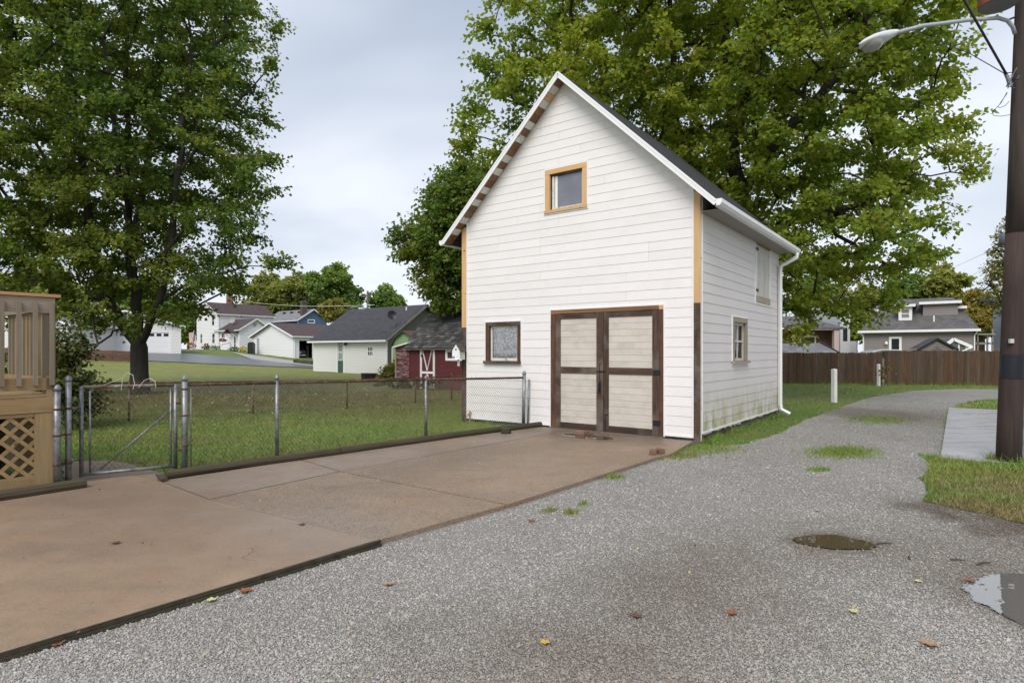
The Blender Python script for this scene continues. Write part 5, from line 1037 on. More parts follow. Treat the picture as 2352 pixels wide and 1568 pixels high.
# pale blue house on the right edge
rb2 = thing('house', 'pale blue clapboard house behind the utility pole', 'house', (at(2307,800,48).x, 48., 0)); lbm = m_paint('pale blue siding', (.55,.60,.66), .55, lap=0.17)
siding_mesh('wall', [('f', [(0,-.2), (7,-.2), (7,5.1), (0,5.1)], [(2.0,3.2,3.2,4.6)], 0)], .17, 0, lbm, rb2); [MB().box(-.1-.02*(k%2),0,.02,1.0,-.2+k*.2,-.2+k*.2+.196).obj('wall_board', lbm, rb2) for k in range(26)]
MB().prism([(-.8,-.6,5.0), (7.5,-.6,5.0), (7.5,1.6,5.9), (-.8,1.6,5.9)], (0,0,.15)).obj('roof', r_mix, rb2); MB().box(-.85,7.5,-.7,-.6,4.98,5.12).obj('fascia', trim, rb2); win(rb2, 'f', 2.0, 3.2, 3.2, 4.6, trim, M['darkglass'], 0, .12); MB().box(.35,.6,-.15,0,1.4,2.0).obj('meter_box', m_paint('meter grey', (.35,.36,.37)), rb2)
pc = thing('porch', 'grey wooden porch frame beside the taupe bungalow', 'porch', (at(2241,800,44).x, 44., 0)); gw = m_wood('grey porch timber', (.16,.15,.13), (.3,.28,.25), 'z')
for x in (.12,.85,1.22): MB().box(x,x+.09,0,.09,-.1,3.3 if x > 1 else 2.9).obj('porch_post', gw, pc)
MB().box(0,1.35,0,.08,2.15,2.3).obj('porch_beam', gw, pc); MB().box(0,1.4,-.1,1.4,2.85,2.95).obj('porch_roof', gw, pc); MB().box(.3,.85,.5,.56,0,2.1).obj('porch_door', M['brown'], pc); MB().box(0,1.4,.9,.95,0,2.8).obj('porch_wall', M['dark'], pc)

# ================================================ UTILITY POLE AND LAMP
pb0 = gnd(2316, 1063); up = thing('utility_pole', 'dark leaning wooden utility pole at the right edge', 'utility pole', (*pb0, 0))
lean = lambda z: (.038*z, 0, z); PR = lambda z: .150-.0042*z
MB().tube([lean(z) for z in (-.3,.6,1.5,2.5,3.3)], [PR(z) for z in (-.3,.6,1.5,2.5,3.3)], 16).obj('pole_shaft', M['pole'], up, True)
MB().tube([lean(z) for z in (3.3,4.5,6,8,9.8)], [PR(z) for z in (3.3,4.5,6,8,9.8)], 16).obj('pole_shaft', m_wood('brown grey pole', (.028,.019,.016), (.075,.055,.045), 'z', .85, 4, 0), up, True)
zba, zbb = 1.6+(808-870)/1374*8.5, 1.6+(808-815)/1374*8.5
m_, nt_, b_ = mat('dark metal guard'); b_.inputs['Base Color'].default_value = (.022,.025,.032,1); b_.inputs['Roughness'].default_value = .42; b_.inputs['Metallic'].default_value = .5; nt_.links.new(mrange(nt_, noise(nt_, objco(nt_), 5, 3), .3, .7, .3, .6), b_.inputs['Roughness'])
MB().tube([lean(zba), lean(zbb)], PR(1.4)+.006, 20, False).obj('metal_guard', m_, up, True)
tp = MB(); xx, _, zz_ = lean(1.76); tp.box(xx-.15,xx-.095,-.135,-.10,zz_-.035,zz_+.025); tp.obj('tag', m_paint('grey tag', (.5,.5,.48)), up)
mb = MB(); mb.tube([(PR(z)*.8+.038*z, -PR(z)*.62, z) for z in (.0,2,4,6,8)], .016, 6); mb.obj('ground_conduit', M['galv'], up)
ba = lambda u, v, Y=8.45: at(u, v, Y)-Vector((*pb0, 0))
arm = [ba(2331,78,8.5), ba(2326,62,8.47), ba(2314,48), ba(2293,42), ba(2230,46,8.3), ba(2118,60,8.1), ba(2059,76,8.0)]
MB().tube(arm, .026, 10).obj('lamp_arm', m_paint('pale grey steel', (.40,.42,.45), .5, (.5,.5,.5), .6, 12), up, True); MB().tube([ba(2316,46), ba(2336,38,8.55)], .015, 6).obj('arm_brace', M['black'], up); MB().box(.2,.27,-.12,.0,5.98,6.25).obj('arm_bracket', M['galv'], up)
def pole_lamp():
    a, b = ba(2060,75,8.0), ba(1970,104,7.85); d = (b-a); L = d.length; d.normalize(); side = Vector((0,1,0)); upv = side.cross(d).normalized(); upv = upv if upv.z > 0 else -upv
    t = MB(); secs = [(0,.045,.04,.03), (.14,.075,.055,.045), (.34,.11,.065,.075), (.62,.15,.06,.06), (.85,.125,.04,.05), (1,.03,.005,.03)]; n = 16; vs = []
    for f, w, hu, hd in secs:
        c = a+d*(f*L)
        for k in range(n): th = 2*math.pi*k/n; s_, c_ = math.sin(th), math.cos(th); vs.append(c+side*(w*c_)+upv*((hu if s_ > 0 else hd)*s_))
    t.add(vs, [(i*n+k, i*n+(k+1) % n, (i+1)*n+(k+1) % n, (i+1)*n+k) for i in range(len(secs)-1) for k in range(n)]+[tuple(range(n))])
    o = t.obj('lamp_head', m_paint('pale lamp housing', (.62,.64,.66), .4, (.6,.6,.6), .4, 8), up, True)
    g = MB(); c = a+d*(.66*L)-upv*.03; vs = []
    for j in range(6):
        ph = j/5*math.pi/2; r = math.cos(ph)*.13+.004
        for k in range(14): th = 2*math.pi*k/14; vs.append(c+d*(r*1.25*math.cos(th))+side*(r*math.sin(th))-upv*(.115*math.sin(ph)))
    g.add(vs, [(i*14+k, i*14+(k+1) % 14, (i+1)*14+(k+1) % 14, (i+1)*14+k) for i in range(5) for k in range(14)]+[tuple(range(70, 84))])
    gm, nt, b = mat('frosted lamp bowl'); b.inputs['Base Color'].default_value = (.42,.40,.37,1); b.inputs['Roughness'].default_value = .25; b.inputs['Transmission Weight'].default_value = .35
    g.obj('lamp_bowl', gm, o, True); s = MB(); s.lathe([(.035,0), (.04,.05), (.03,.06)], a+d*(.33*L)+upv*.05, 10); s.obj('photocell', M['galv'], o, True)
pole_lamp()
tr_ = thing('transformer', 'rusty orange transformer can at the top of the pole', 'transformer', (*(at(2293,14,8.35)).xy, at(2293,14,8.35).z)); mt = m_metal('faded orange paint', (.30,.10,.05), (.22,.09,.05), .5, 4, .1)
MB().lathe([(.17,.02), (.225,.0), (.232,.015), (.232,.75), (.2,.8), (.05,.83)], n=24).obj('tank', mt, tr_, True); MB().lathe([(.16,.012), (.222,-.002)], n=24).obj('base', m_paint('grey base', (.17,.17,.18)), tr_); MB().box(.2,.30,-.06,.06,.2,.6).obj('mount', M['galv'], tr_)
for s in (-.08,.08): MB().lathe([(.03,.8), (.045,.9), (.03,.95), (.045,1.0), (.02,1.05)], (s,0,0), 8).obj('bushing', m_paint('brown porcelain', (.12,.05,.03), .3), tr_)
def cable(name, lab, pts, r, m=None, n=24, sag=0):
    P = [Vector(p) for p in pts]; Q = []
    if len(P) == 2:
        for i in range(n+1): t = i/n; q = P[0].lerp(P[1], t); q.z -= sag*4*t*(1-t); Q.append(q)
    else: Q = P
    return tag(MB().tube(Q, r, 5).obj(name, m or M['black'], None, True), lab, 'cable')
hub = at(2312,172,8.4)
cable('power_cable', 'thick twisted black cable rising steeply from the pole clamp', [hub, at(2214,0,7.6), at(2196,-32,7.4)], .016)
cable('power_cable', 'thin wire running from the pole clamp past the street lamp', [hub, Vector((-3.0,30.5,9.1))], .006, None, 30, .5) if False else cable('power_cable', 'thin wire running from the pole clamp past the street lamp', [hub, at(2225,122,8.8), at(2082,66,10.5), at(1950,0,12.5), at(1800,-90,15)], .0065)
cl = thing('cable_clamp', 'tangled cable clamps and splices fixed to the pole', 'cable clamp', hub)
rz = random.Random(9)
for i in range(9): q = [Vector((rz.uniform(-.06,.16), rz.uniform(-.05,.05), rz.uniform(-.22,.12))) for _ in range(3)]; MB().tube(q, .007, 5).obj('splice', M['black'] if i % 3 else M['galv'], cl)
MB().tube([(-.02,0,.03), (.05,0,-.13)], .022, 8).obj('clamp', M['galv'], cl)
cable('drip_loop', 'thin loose loop of wire hanging from the pole clamp', [at(2313,212,8.4), at(2300,236,8.4), at(2285,252,8.4), at(2279,260,8.4), at(2283,266,8.4), at(2300,267,8.4), at(2325,263,8.45)], .004)
cable('drip_loop', 'short inner loop of wire below the pole clamp', [at(2314,214,8.4), at(2301,232,8.4), at(2292,246,8.4), at(2296,248,8.4), at(2309,243,8.4), at(2318,233,8.45)], .004)
for (u0, v0, u1, v1, Y0, Y1, lab) in ((2195,612,2285,571,60,40,'upper of two thin wires crossing the sky left of the pole'), (2222,640,2290,588,60,40,'lower of two thin wires crossing the sky left of the pole')): cable('sky_wire', lab, [at(u0,v0,Y0), at(u1+40,v1-18,Y1)], .012, None, 4)
cable('far_wire', 'pale service wire above the roofs on the left', [at(530,687,88), at(860,700,60)], .03, m_paint('pale cable', (.5,.5,.46)), 16, .5)
cable('far_wire', 'thin dark wire in front of the far trees on the left', [at(540,668,95), at(845,690,90)], .03, None, 16, .4)
fpz = at(844.5,808,90); fp_ = thing('utility_pole', 'distant grey utility pole above the charcoal garage roof', 'utility pole', (fpz.x, fpz.y, .0)); MB().tube([(0,0,-.3), (0,0,1.6+140/1374*90)], .16, 8).obj('pole_shaft', M['poletop'], fp_); MB().box(-.9,.5,-.06,.06,9.9,10.05).obj('crossarm', M['poletop'], fp_)
MB().tube([(-.1,0,8.2), (-2.0,-.5,8.3), (-3.2,-.6,8.05)], .06, 6).obj('lamp_arm', M['galv'], fp_); MB().lathe([(.05,.12), (.22,.08), (.3,0), (.2,-.06)], (-3.5,-.6,8.0), 10).obj('lamp_head', trim, fp_)
ft = thing('transformer', 'small dark grey transformer showing left of the pole', 'transformer', at(2308,562,30)); MB().lathe([(.22,0), (.26,.03), (.26,.5), (.2,.56)], n=14).obj('tank', m_paint('slate grey tank', (.10,.115,.15), .5), ft, True); MB().box(.2,.6,-.08,.08,-.2,.1).obj('mount', M['galv'], ft)

# ================================================ TREES
def limb_mesh(name, P, par, R, m, parent):          # tapered tubes along a skeleton of nodes
    P = np.asarray(P); par = np.asarray(par); R = np.asarray(R); V_, Q_ = [], []; off = 0
    for lo, hi, n in ((.045, 9, 9), (.016, .045, 5), (0, .016, 3)):
        e = np.where((par >= 0) & (R >= lo) & (R < hi))[0]
        if not len(e): continue
        a, b = P[par[e]], P[e]; ra, rb_ = np.minimum(R[par[e]], R[e]*1.6), R[e]; d = b-a; L = np.linalg.norm(d, axis=1, keepdims=True)+1e-9; d = d/L
        ref = np.where(np.abs(d[:, 2:3]) < .9, np.array([[0,0,1.]]), np.array([[1.,0,0]])); x = np.cross(d, ref); x /= np.linalg.norm(x, axis=1, keepdims=True); y = np.cross(d, x)
        th = 2*np.pi*np.arange(n)/n; c, s = np.cos(th)[None,:,None], np.sin(th)[None,:,None]; ring = x[:,None]*c+y[:,None]*s
        b2 = b+d*np.minimum(rb_[:,None]*.5, .05)
        va = a[:,None]+ring*ra[:,None,None]; vb = b2[:,None]+ring*rb_[:,None,None]; V_.append(np.concatenate([va, vb], 1).reshape(-1, 3))
        k = np.arange(n); q = np.stack([k, (k+1) % n, n+(k+1) % n, n+k], 1)[None]+(np.arange(len(e))*2*n)[:,None,None]+off; Q_.append(q.reshape(-1,4)); off += len(e)*2*n
    return fastmesh(name, np.concatenate(V_), np.concatenate(Q_), m, parent, True)
def maple(name, lab, cat, base, limbs, blobs, nclump, nleaf, lsize, leafm, r0, seed, group=None, clump_r=.85, barkm=None, rtip=.007, twigs=8, flare=1.0, fork=.44, droop=.0, minsep=.75, zmin=-9, block=(), pn=('trunk', 'crown')):
    q = np.random.default_rng(seed); root = thing(name, lab, cat, base, 0, group); B0 = np.array(base, float)
    P, par = [np.array(limbs[0][0], float)], [-1]
    for li, pl in enumerate(limbs):
        pl = [np.array(p, float) for p in pl]
        if li == 0: j = 0; prev = pl[0]; pl = pl[1:]
        else:
            j = int(np.argmin([np.linalg.norm(p-pl[0]) for p in P])); prev = P[j]
        for t in pl:
            n = max(1, int(np.linalg.norm(t-prev)/.5))
            for k in range(1, n+1):
                w = q.normal(size=3)*.05*(k < n); P.append(prev+(t-prev)*k/n+w); par.append(j); j = len(P)-1
            prev = t
    blobs = np.array(blobs, float); wts = blobs[:,3]*blobs[:,4]*blobs[:,5]; wts = wts**.8; wts /= wts.sum(); C_ = []
    tries = 0
    while len(C_) < nclump and tries < nclump*40:
        tries += 1; b = blobs[q.choice(len(blobs), p=wts)]; d = q.normal(size=3); d /= np.linalg.norm(d); c = b[:3]+d*b[3:6]*q.uniform(.2, 1)**.35
        if c[2] < zmin: continue
        if any(x0 < c[0] < x1 and y0 < c[1] < y1 and z0 < c[2] < z1 for x0, x1, y0, y1, z0, z1 in block): continue
        if C_ and np.min(np.linalg.norm(np.array(C_)-c, axis=1)) < minsep: continue
        C_.append(c)
    C_ = np.array(C_); N0 = np.array(P); dist = np.min(np.linalg.norm(C_[:,None]-N0[None], axis=2), axis=1); C_ = C_[np.argsort(dist)]
    arr = np.zeros((len(P)+len(C_)*24, 3)); arr[:len(P)] = P; cnt = len(P); tips = []
    for c in C_:
        A_ = arr[:cnt]; dv_ = c-A_; D_ = np.linalg.norm(dv_, axis=1); cost = D_+np.maximum(0, A_[:,2]-c[2]-.3)*1.2+.10*np.linalg.norm(A_[:, :2]-B0[None, :2], axis=1)*0; j = int(np.argmin(cost+np.where(np.arange(cnt) < 4, 50, 0)))
        n = min(8, max(1, int(D_[j]/.45))); s = A_[j].copy(); bend = q.normal(size=3)*.10*D_[j]; bend[2] += .10*D_[j]
        for k in range(1, n+1):
            t = k/n; arr[cnt] = s+(c-s)*t+bend*4*t*(1-t)*.5; par.append(j); j = cnt; cnt += 1
        tips.append(j)
    arr = arr[:cnt]; par = np.array(par); axis = B0[:2]
    # twigs round every clump, leaves along them
    tp = arr[tips]; nt_ = len(tp); out = tp-np.array([B0[0], B0[1], 0])[None]*np.array([1,1,0]); out[:,2] = 0; out /= np.linalg.norm(out, axis=1, keepdims=True)+1e-6
    td = q.normal(size=(nt_, twigs, 3))*np.array([.85,.85,.45])+out[:,None]*.45+np.array([0,0,.16-droop]); td /= np.linalg.norm(td, axis=2, keepdims=True); tl = clump_r*q.uniform(.55, 1.25, (nt_, twigs, 1)); te = tp[:,None]+td*tl
    tid = np.repeat(np.array(tips)[:,None], twigs, 1); allP = np.concatenate([arr, te.reshape(-1,3)]); allpar = np.concatenate([par, tid.ravel()])
    w = np.zeros(len(allP)); w[cnt:] = 1
    for i in range(len(allP)-1, 0, -1): w[allpar[i]] += w[i]
    R = rtip*np.maximum(w, 1)**fork; sc = r0/R[0]; R = np.where(w > 25, R*(1+(sc-1)*np.clip(np.log(np.maximum(w,1)/25)/np.log(w[0]/25), 0, 1)), R)
    if flare: hgt = arr[:, 2]-B0[2]; R[:cnt] *= 1+flare*np.exp(-np.maximum(hgt, 0)/.28)*(R[:cnt] > r0*.6)
    limb_mesh(pn[0], allP-B0, allpar, R, barkm or M['bark'], root)
    nl = nleaf; tt = q.integers(0, nt_, nl); tw = q.integers(0, twigs, nl); f = q.uniform(.15, 1.08, nl)**.8
    p = tp[tt]+td[tt, tw]*tl[tt, tw]*f[:,None]+q.normal(size=(nl,3))*np.array([.13,.13,.09])
    nr = q.normal(size=(nl,3))*.75+np.array([0,0,.75])+out[tt]*.25; nr /= np.linalg.norm(nr, axis=1, keepdims=True)
    ax = td[tt, tw]*.6+q.normal(size=(nl,3))*.8+np.array([0,0,-.35]); ax -= nr*np.sum(ax*nr, axis=1, keepdims=True); ax /= np.linalg.norm(ax, axis=1, keepdims=True); sd_ = np.cross(nr, ax); l = lsize*q.uniform(.65, 1.3, (nl,1))
    v0 = p; v1 = p+ax*l*.45+sd_*l*.40+nr*l*.10; v2 = p+ax*l-nr*l*.15; v3 = p+ax*l*.45-sd_*l*.40+nr*l*.10
    V_ = np.stack([v0, v1, v2, v3], 1).reshape(-1,3)-B0; fastmesh(pn[1], V_, np.arange(nl*4).reshape(-1,4), leafm, root); return root
lf_left = m_leaf('left maple leaves', ((.07,.125,.026), (.135,.205,.04), (.29,.29,.055)), .018, .22, .52)
lf_right = m_leaf('right maple leaves', ((.12,.20,.028), (.22,.30,.042), (.38,.38,.06)), .05, .25, .55)
lf_mid = m_leaf('middle maple leaves', ((.075,.14,.025), (.14,.23,.04), (.27,.28,.05)), .05, .3, .42)
lf_far = m_leaf('far tree leaves', ((.15,.19,.045), (.27,.30,.07), (.40,.37,.10)), .03, .12, .4)
lf_farg = m_leaf('far green leaves', ((.09,.16,.035), (.16,.26,.055), (.27,.33,.08)), .012, .12, .4)
lf_ylw = m_leaf('autumn leaves', ((.13,.155,.036), (.235,.235,.05), (.36,.28,.07)), .08, .12, .4)
# left maple
TL0 = gnd(321, 905); Yt = TL0[1]; A = lambda u, v, dy=0.: tuple(at(u, v, Yt+dy))
limbs = [[(TL0[0], Yt, -.1), A(321,860), A(320,800), A(316,765), A(312,700), A(300,600), A(295,500), A(292,400), A(288,250,.3), A(292,80,.5), A(288,-60,.5)],
         [A(318,790), A(345,740,-.3), A(368,690,-.8), A(395,560,-1.2), A(408,400,-1.4), A(425,240,-1.2), A(440,90,-1)],
         [A(318,792), A(285,750,.4), A(245,690,.6), A(222,600,.5), A(203,480,.3), A(190,380,.2), A(168,240,0), A(150,90,0), A(140,-40,0)],
         [A(300,600), A(325,480,1.5), A(345,330,2.2), A(370,170,2.5), A(380,20,2.5)],
         [A(297,500), A(272,400,-1.8), A(255,250,-2.6), A(235,90,-3)],
         [A(222,600,.5), A(130,560,-.5), A(60,500,-1), A(0,430,-1.5)], [A(203,480,.3), A(110,380,1.5), A(40,260,2)],
         [A(395,560,-1.2), A(480,470,-1.5), A(560,400,-1.6), A(630,370,-1.7)], [A(368,690,-.8), A(450,640,-1.4), A(540,620,-1.8), A(640,602,-2)],
         [A(408,400,-1.4), A(500,280,-1), A(580,200,-.8), A(640,130,-.7)], [A(245,690,.6), A(150,690,0), A(60,700,-.5)], [A(316,765), A(400,720,1.5), A(480,700,2)], [A(285,750,.4), A(255,770,-1.2), A(225,790,-2)]]
k_ = Yt/1374
def BL(u, v, du, dv, dy=0., ry=None, Y=Yt): p = at(u, v, Y+dy); s = Y/1374; return (*p, du*s, ry if ry is not None else max(du, dv)*s*.9, dv*s)
blobs = [BL(290,330,210,240,0,4.6), BL(120,260,200,250,0,4.6), BL(430,300,140,220,0,3.6), BL(400,80,140,160,0,3.6), BL(200,30,260,190,0,4.8), BL(-20,420,190,240,-.5,4), BL(300,-60,260,130,0,4.4),
         BL(555,195,75,80,-.8,1.5), BL(600,105,45,40,-.8,.9), BL(630,362,26,12,-1.7,.4), BL(560,410,60,65,-1.5,1.3), BL(520,520,75,38,-1.5,1.3), BL(585,475,35,20,-1.5,.6),
         BL(495,632,85,28,-1.8,1.1), BL(600,604,42,9,-2,.4), BL(430,645,95,45,0,1.9), BL(330,610,150,70,0,3.0), BL(170,600,190,110,0,3.6), BL(120,690,140,50,-1,1.8), BL(215,735,50,32,-1.8,.9), BL(360,690,80,40,1.5,1.6), BL(440,520,90,90,0,3), BL(60,560,140,120,0,3), BL(530,40,30,60,0,1.2), BL(470,180,70,140,-.5,2), BL(640,200,25,40,-.8,.6), BL(262,730,60,28,-1.6,.8), BL(160,720,110,40,-.6,1.6), BL(352,728,50,20,-1.2,.7), BL(405,702,70,24,.8,1.2), BL(60,700,90,60,0,2)]
maple('maple_tree', 'big dark green maple standing behind the lawn fence on the left', 'tree', (TL0[0], Yt, 0), limbs, blobs, 520, 155000, .142, lf_left, .30, 21, clump_r=.74, minsep=1.0, flare=.35, zmin=2.15)
# right maple, behind the barn
RY = 21.; rb0 = (8.3, RY, 0.); B = lambda u, v, dy=0.: tuple(at(u, v, RY+dy))
limbs = [[(rb0[0], RY, -.1), (8.25,RY,2.2), B(1705,560), B(1690,400), B(1678,260), B(1672,170), B(1668,60), B(1660,-90), B(1655,-260)],
         [B(1685,330), B(1720,200,-.5), B(1745,100,-.8), B(1790,10,-1), B(1850,-110,-1)], [B(1700,500), B(1600,400,1), B(1545,270,1.5), B(1548,120,1.6), B(1540,20,1.6), B(1520,-120,1.6)],
         [B(1700,450), B(1780,330,-1.5), B(1900,200,-2.4), B(1990,60,-2.6)], [B(1745,100,-.8), B(1850,40,-1.5), B(1960,0,-2)], [B(1545,270,1.5), B(1480,180,1.2), B(1430,40,1)],
         [B(1600,400,1), B(1450,330,-.5), B(1330,280,-1), B(1230,250,-1.2), B(1130,220,-1.3)], [B(1480,180,1.2), B(1330,110,.5), B(1220,90,.3), B(1120,80,.3)], [B(1450,330,-.5), B(1300,330,-1), B(1150,330,-1.2), B(1050,300,-1.2)],
         [B(1705,560), B(1850,500,-1), B(1980,470,-1.5), B(2100,430,-1.8)], [B(1900,200,-2.4), B(2030,230,-2.5), B(2140,240,-2.5)], [B(1850,500,-1), B(1960,560,-1.6), B(2060,620,-2), B(2120,660,-2.2)], [(8.25,RY,2.2), B(1800,650,-.8), B(1880,680,-1.3)], [B(1980,470,-1.5), B(2100,400,-2.2), B(2220,400,-2.4)], [B(1705,560), B(1800,560,2), B(1900,590,3.2)]]
BR = lambda u, v, du, dv, dy=0., ry=None: BL(u, v, du, dv, dy, ry, RY)
blobs = [BR(1640,60,260,190,.5,5), BR(1430,90,180,120,.5,4), BR(1250,85,115,48,.2,2.0), BR(1120,78,50,12,.2,.6), BR(1180,160,90,32,0,1.4), BR(1170,255,85,34,-1,1.3), BR(1100,322,62,28,-1.2,1.0), BR(1150,370,45,22,-1.2,.7), BR(1320,220,170,80,-.5,3), BR(1520,260,200,110,.5,4),
         BR(1750,200,260,190,-.5,5), BR(1950,120,165,160,-1.5,4), BR(2040,30,90,70,-2,2.0), BR(2045,220,80,40,-2.4,1.4), BR(1890,380,190,140,-1,4.2), BR(2070,335,75,45,-2.2,1.3), BR(2160,315,22,28,-2.4,.5), BR(2120,345,45,22,-2.4,.7), BR(2150,402,75,14,-2.4,.6), BR(2070,440,70,26,-2,1), BR(1750,420,180,140,0,4.5), BR(1870,540,180,120,-1,4), BR(2030,560,90,70,-1.8,1.8),
         BR(2085,615,50,32,-2.1,1.0), BR(1950,620,95,45,-1.6,2.0), BR(1850,670,75,55,-1.2,2.0), BR(1835,735,50,40,-1.2,1.0), BR(1800,770,30,25,-1.0,.7), BR(1890,735,45,30,-1.3,.9), BR(1945,705,50,32,-1.4,1.), BR(1850,770,40,22,-1.1,.7), BR(2020,480,90,50,-1.6,1.6), BR(1700,-120,420,150,0,6), BR(1450,-60,220,90,0,4), BR(1950,-60,180,110,-1,4), BR(1200,20,60,22,.2,.9), BR(1920,470,140,110,-1,3.3), BR(1640,330,140,110,0,3.5), BR(2080,130,50,26,-2,.8)]
SHED_BLOCK = [(-3,8.6,9,19.4,0,8.2)]
maple('maple_tree', 'huge yellow green maple towering behind the white barn', 'tree', rb0, limbs, blobs, 560, 175000, .150, lf_right, .46, 33, clump_r=.78, minsep=1.15, flare=.3, zmin=2.2, droop=.08, block=[(-2.2,6.7,9,19.0,0,7.6)])
# darker maple left of the barn
MY = 27.; B = lambda u, v, dy=0.: tuple(at(u, v, MY+dy)); BM_ = lambda u, v, du, dv, dy=0., ry=None: BL(u, v, du, dv, dy, ry, MY)
mb0 = (at(1105,808,MY).x, MY, 0.)
limbs = [[(mb0[0], MY, -.1), B(1104,760), B(1100,700), B(1095,600), B(1090,500), B(1085,430)], [B(1100,700), B(1040,640), B(980,600), B(935,560)], [B(1095,600), B(1020,540), B(960,510)], [B(1095,640), B(1150,560), B(1190,480)], [B(1092,560), B(1040,480), B(1020,430)], [B(1102,730), B(1050,690), B(1010,670)]]
blobs = [BM_(1090,480,90,95,0,2.4), BM_(1050,560,95,70,0,2.2), BM_(985,575,60,38,0,1), BM_(935,540,28,22,0,.5), BM_(945,590,30,12,0,.4), BM_(1030,640,65,50,0,1.5), BM_(1045,690,40,35,0,1), BM_(1120,600,80,110,0,2.4), BM_(1040,440,40,40,0,1), BM_(980,530,40,30,0,.8), BM_(1010,480,40,50,0,1)]
maple('maple_tree', 'dark green maple showing between the charcoal garage and the barn', 'tree', mb0, limbs, blobs, 260, 42000, .17, lf_mid, .22, 44, clump_r=.7, minsep=.5, zmin=2.4)
# trees far behind, each with its own crown and trunk
def far_tree(name, lab, u, vtop, vbot, half, Y, m, seed, nl, ls, grp=None, top=None, zb=None, dens=None, lobes=9):
    q = random.Random(seed); x = at(u, 0, Y).x; s = Y/1374; zt_ = 1.6+(808-vtop)*s; zbm = 1.6+(808-vbot)*s; hw = half*s; g = tz(x, Y) if zb is None else zb
    zm = (zt_+zbm)/2; hh = (zt_-zbm)/2; tr = [[(x, Y, g-.2), (x, Y, max(g+.5, zbm)), (x, Y, zm), (x, Y, zt_-.4)]]; bl = [(x, Y, zm, hw*.62, hw*.62, hh*.72)]
    for i in range(lobes):
        a = 6.283*i/lobes+q.uniform(-.4,.4); rr_ = q.uniform(.45,.72); zz2 = zm+q.uniform(-.6,.62)*hh; kz = math.sqrt(max(.1, 1-((zz2-zm)/hh)**2)); bl.append((x+hw*rr_*kz*math.cos(a), Y+hw*rr_*kz*math.sin(a), zz2, hw*q.uniform(.24,.38), hw*.34, hh*q.uniform(.2,.32)))
        if i % 2: tr.append([(x, Y, zm-hh*.5), (bl[-1][0], bl[-1][1], bl[-1][2])])
    bl.append((x, Y, zt_-hh*.25, hw*.34, hw*.34, hh*.25))
    cr = max(.6, hw*.22)
    return maple(name, lab, 'tree', (x, Y, g), tr, bl, dens or 170, nl, ls, m, max(.15, hw*.06), seed, grp, clump_r=cr, minsep=cr*.62, twigs=7, rtip=.012, flare=.2)
G1 = 'trees far behind the white houses'; G2 = 'trees behind the bungalow'
far_tree('maple_tree', 'tall rounded green tree above the blue house roof', 770, 605, 735, 62, 108, lf_farg, 51, 15000, .5, G1)
far_tree('maple_tree', 'yellow green tree with pointed tops right behind the blue house chimney', 690, 628, 745, 66, 112, lf_far, 52, 15000, .5, G1)
far_tree('maple_tree', 'pale yellow green tree above the white house roof', 612, 632, 755, 62, 116, lf_far, 53, 14000, .5, G1)
far_tree('maple_tree', 'small rounded tree right of the distant utility pole', 888, 656, 745, 46, 115, lf_farg, 54, 9000, .5, G1)
far_tree('orange_tree', 'low orange brown tree against the charcoal garage roof', 772, 690, 748, 38, 88, lf_ylw, 55, 7000, .42, G1)
far_tree('maple_tree', 'dark tree between the left garage and the white house', 432, 700, 800, 36, 92, lf_farg, 56, 8000, .45, G1)
far_tree('maple_tree', 'tree behind the maple trunk and the left garage roof', 330, 640, 790, 90, 105, lf_farg, 57, 9000, .6, G1)
far_tree('maple_tree', 'tree on the far left beyond the deck', 90, 600, 790, 120, 95, lf_far, 58, 9000, .6, G1)
far_tree('maple_tree', 'low green tree right of the charcoal garage gable', 1030, 690, 770, 46, 60, lf_farg, 59, 8000, .32, G1)
far_tree('maple_tree', 'tall green tree left of the bungalow roof', 1965, 655, 800, 62, 66, lf_far, 61, 14000, .34, G2)
far_tree('maple_tree', 'green tree directly behind the bungalow dormers', 2080, 620, 790, 80, 72, lf_farg, 62, 14000, .38, G2)
far_tree('maple_tree', 'yellow tinged tree above the right end of the bungalow roof', 2160, 612, 790, 62, 68, lf_far, 63, 14000, .36, G2)
far_tree('maple_tree', 'orange yellow tree between the bungalow and the pale blue house', 2240, 668, 800, 58, 62, lf_ylw, 64, 14000, .32, G2)
far_tree('maple_tree', 'dark green tree behind the brown house left of the bungalow', 1880, 610, 800, 70, 70, lf_farg, 65, 12000, .38, G2)
far_tree('maple_tree', 'thin sparse tree around the pole seen against the sky', 2318, 500, 790, 52, 46, lf_ylw, 66, 3400, .2, G2, dens=110, lobes=7)
far_tree('maple_tree', 'tree beyond the right picture edge behind the blue house', 2420, 560, 800, 90, 62, lf_far, 67, 9000, .34, G2)
# shrub beside the deck
sb = at(165, 808, 12.2); q_ = (sb.x, sb.y, 0.)
maple('shrub', 'dark leafy shrub growing beside the deck railing', 'shrub', q_, [[(*q_[:2],-.05), (q_[0]-.1,q_[1],.5), (q_[0]-.2,q_[1],1.2)], [(q_[0]-.1,q_[1],.5), (q_[0]+.25,q_[1],.9)], [(q_[0]-.1,q_[1],.5), (q_[0]-.7,q_[1]+.2,1.0)]],
      [(q_[0]-.15,q_[1],1.25,.32,.4,.5), (q_[0]+.05,q_[1],.75,.30,.35,.4), (q_[0]-.75,q_[1]+.3,1.1,.55,.5,.6), (q_[0]-.4,q_[1]+.2,1.7,.4,.4,.3), (q_[0]+.12,q_[1],.35,.2,.3,.25)], 75, 5200, .095, m_leaf('shrub leaves', ((.03,.045,.012), (.06,.085,.02), (.12,.11,.03)), .06, 1., .25), .035, 71, clump_r=.22, minsep=.14, twigs=5, rtip=.003, flare=0, pn=('stems', 'foliage'))
pl_ = gnd(908, 880); q_ = (pl_[0], pl_[1], -.1)
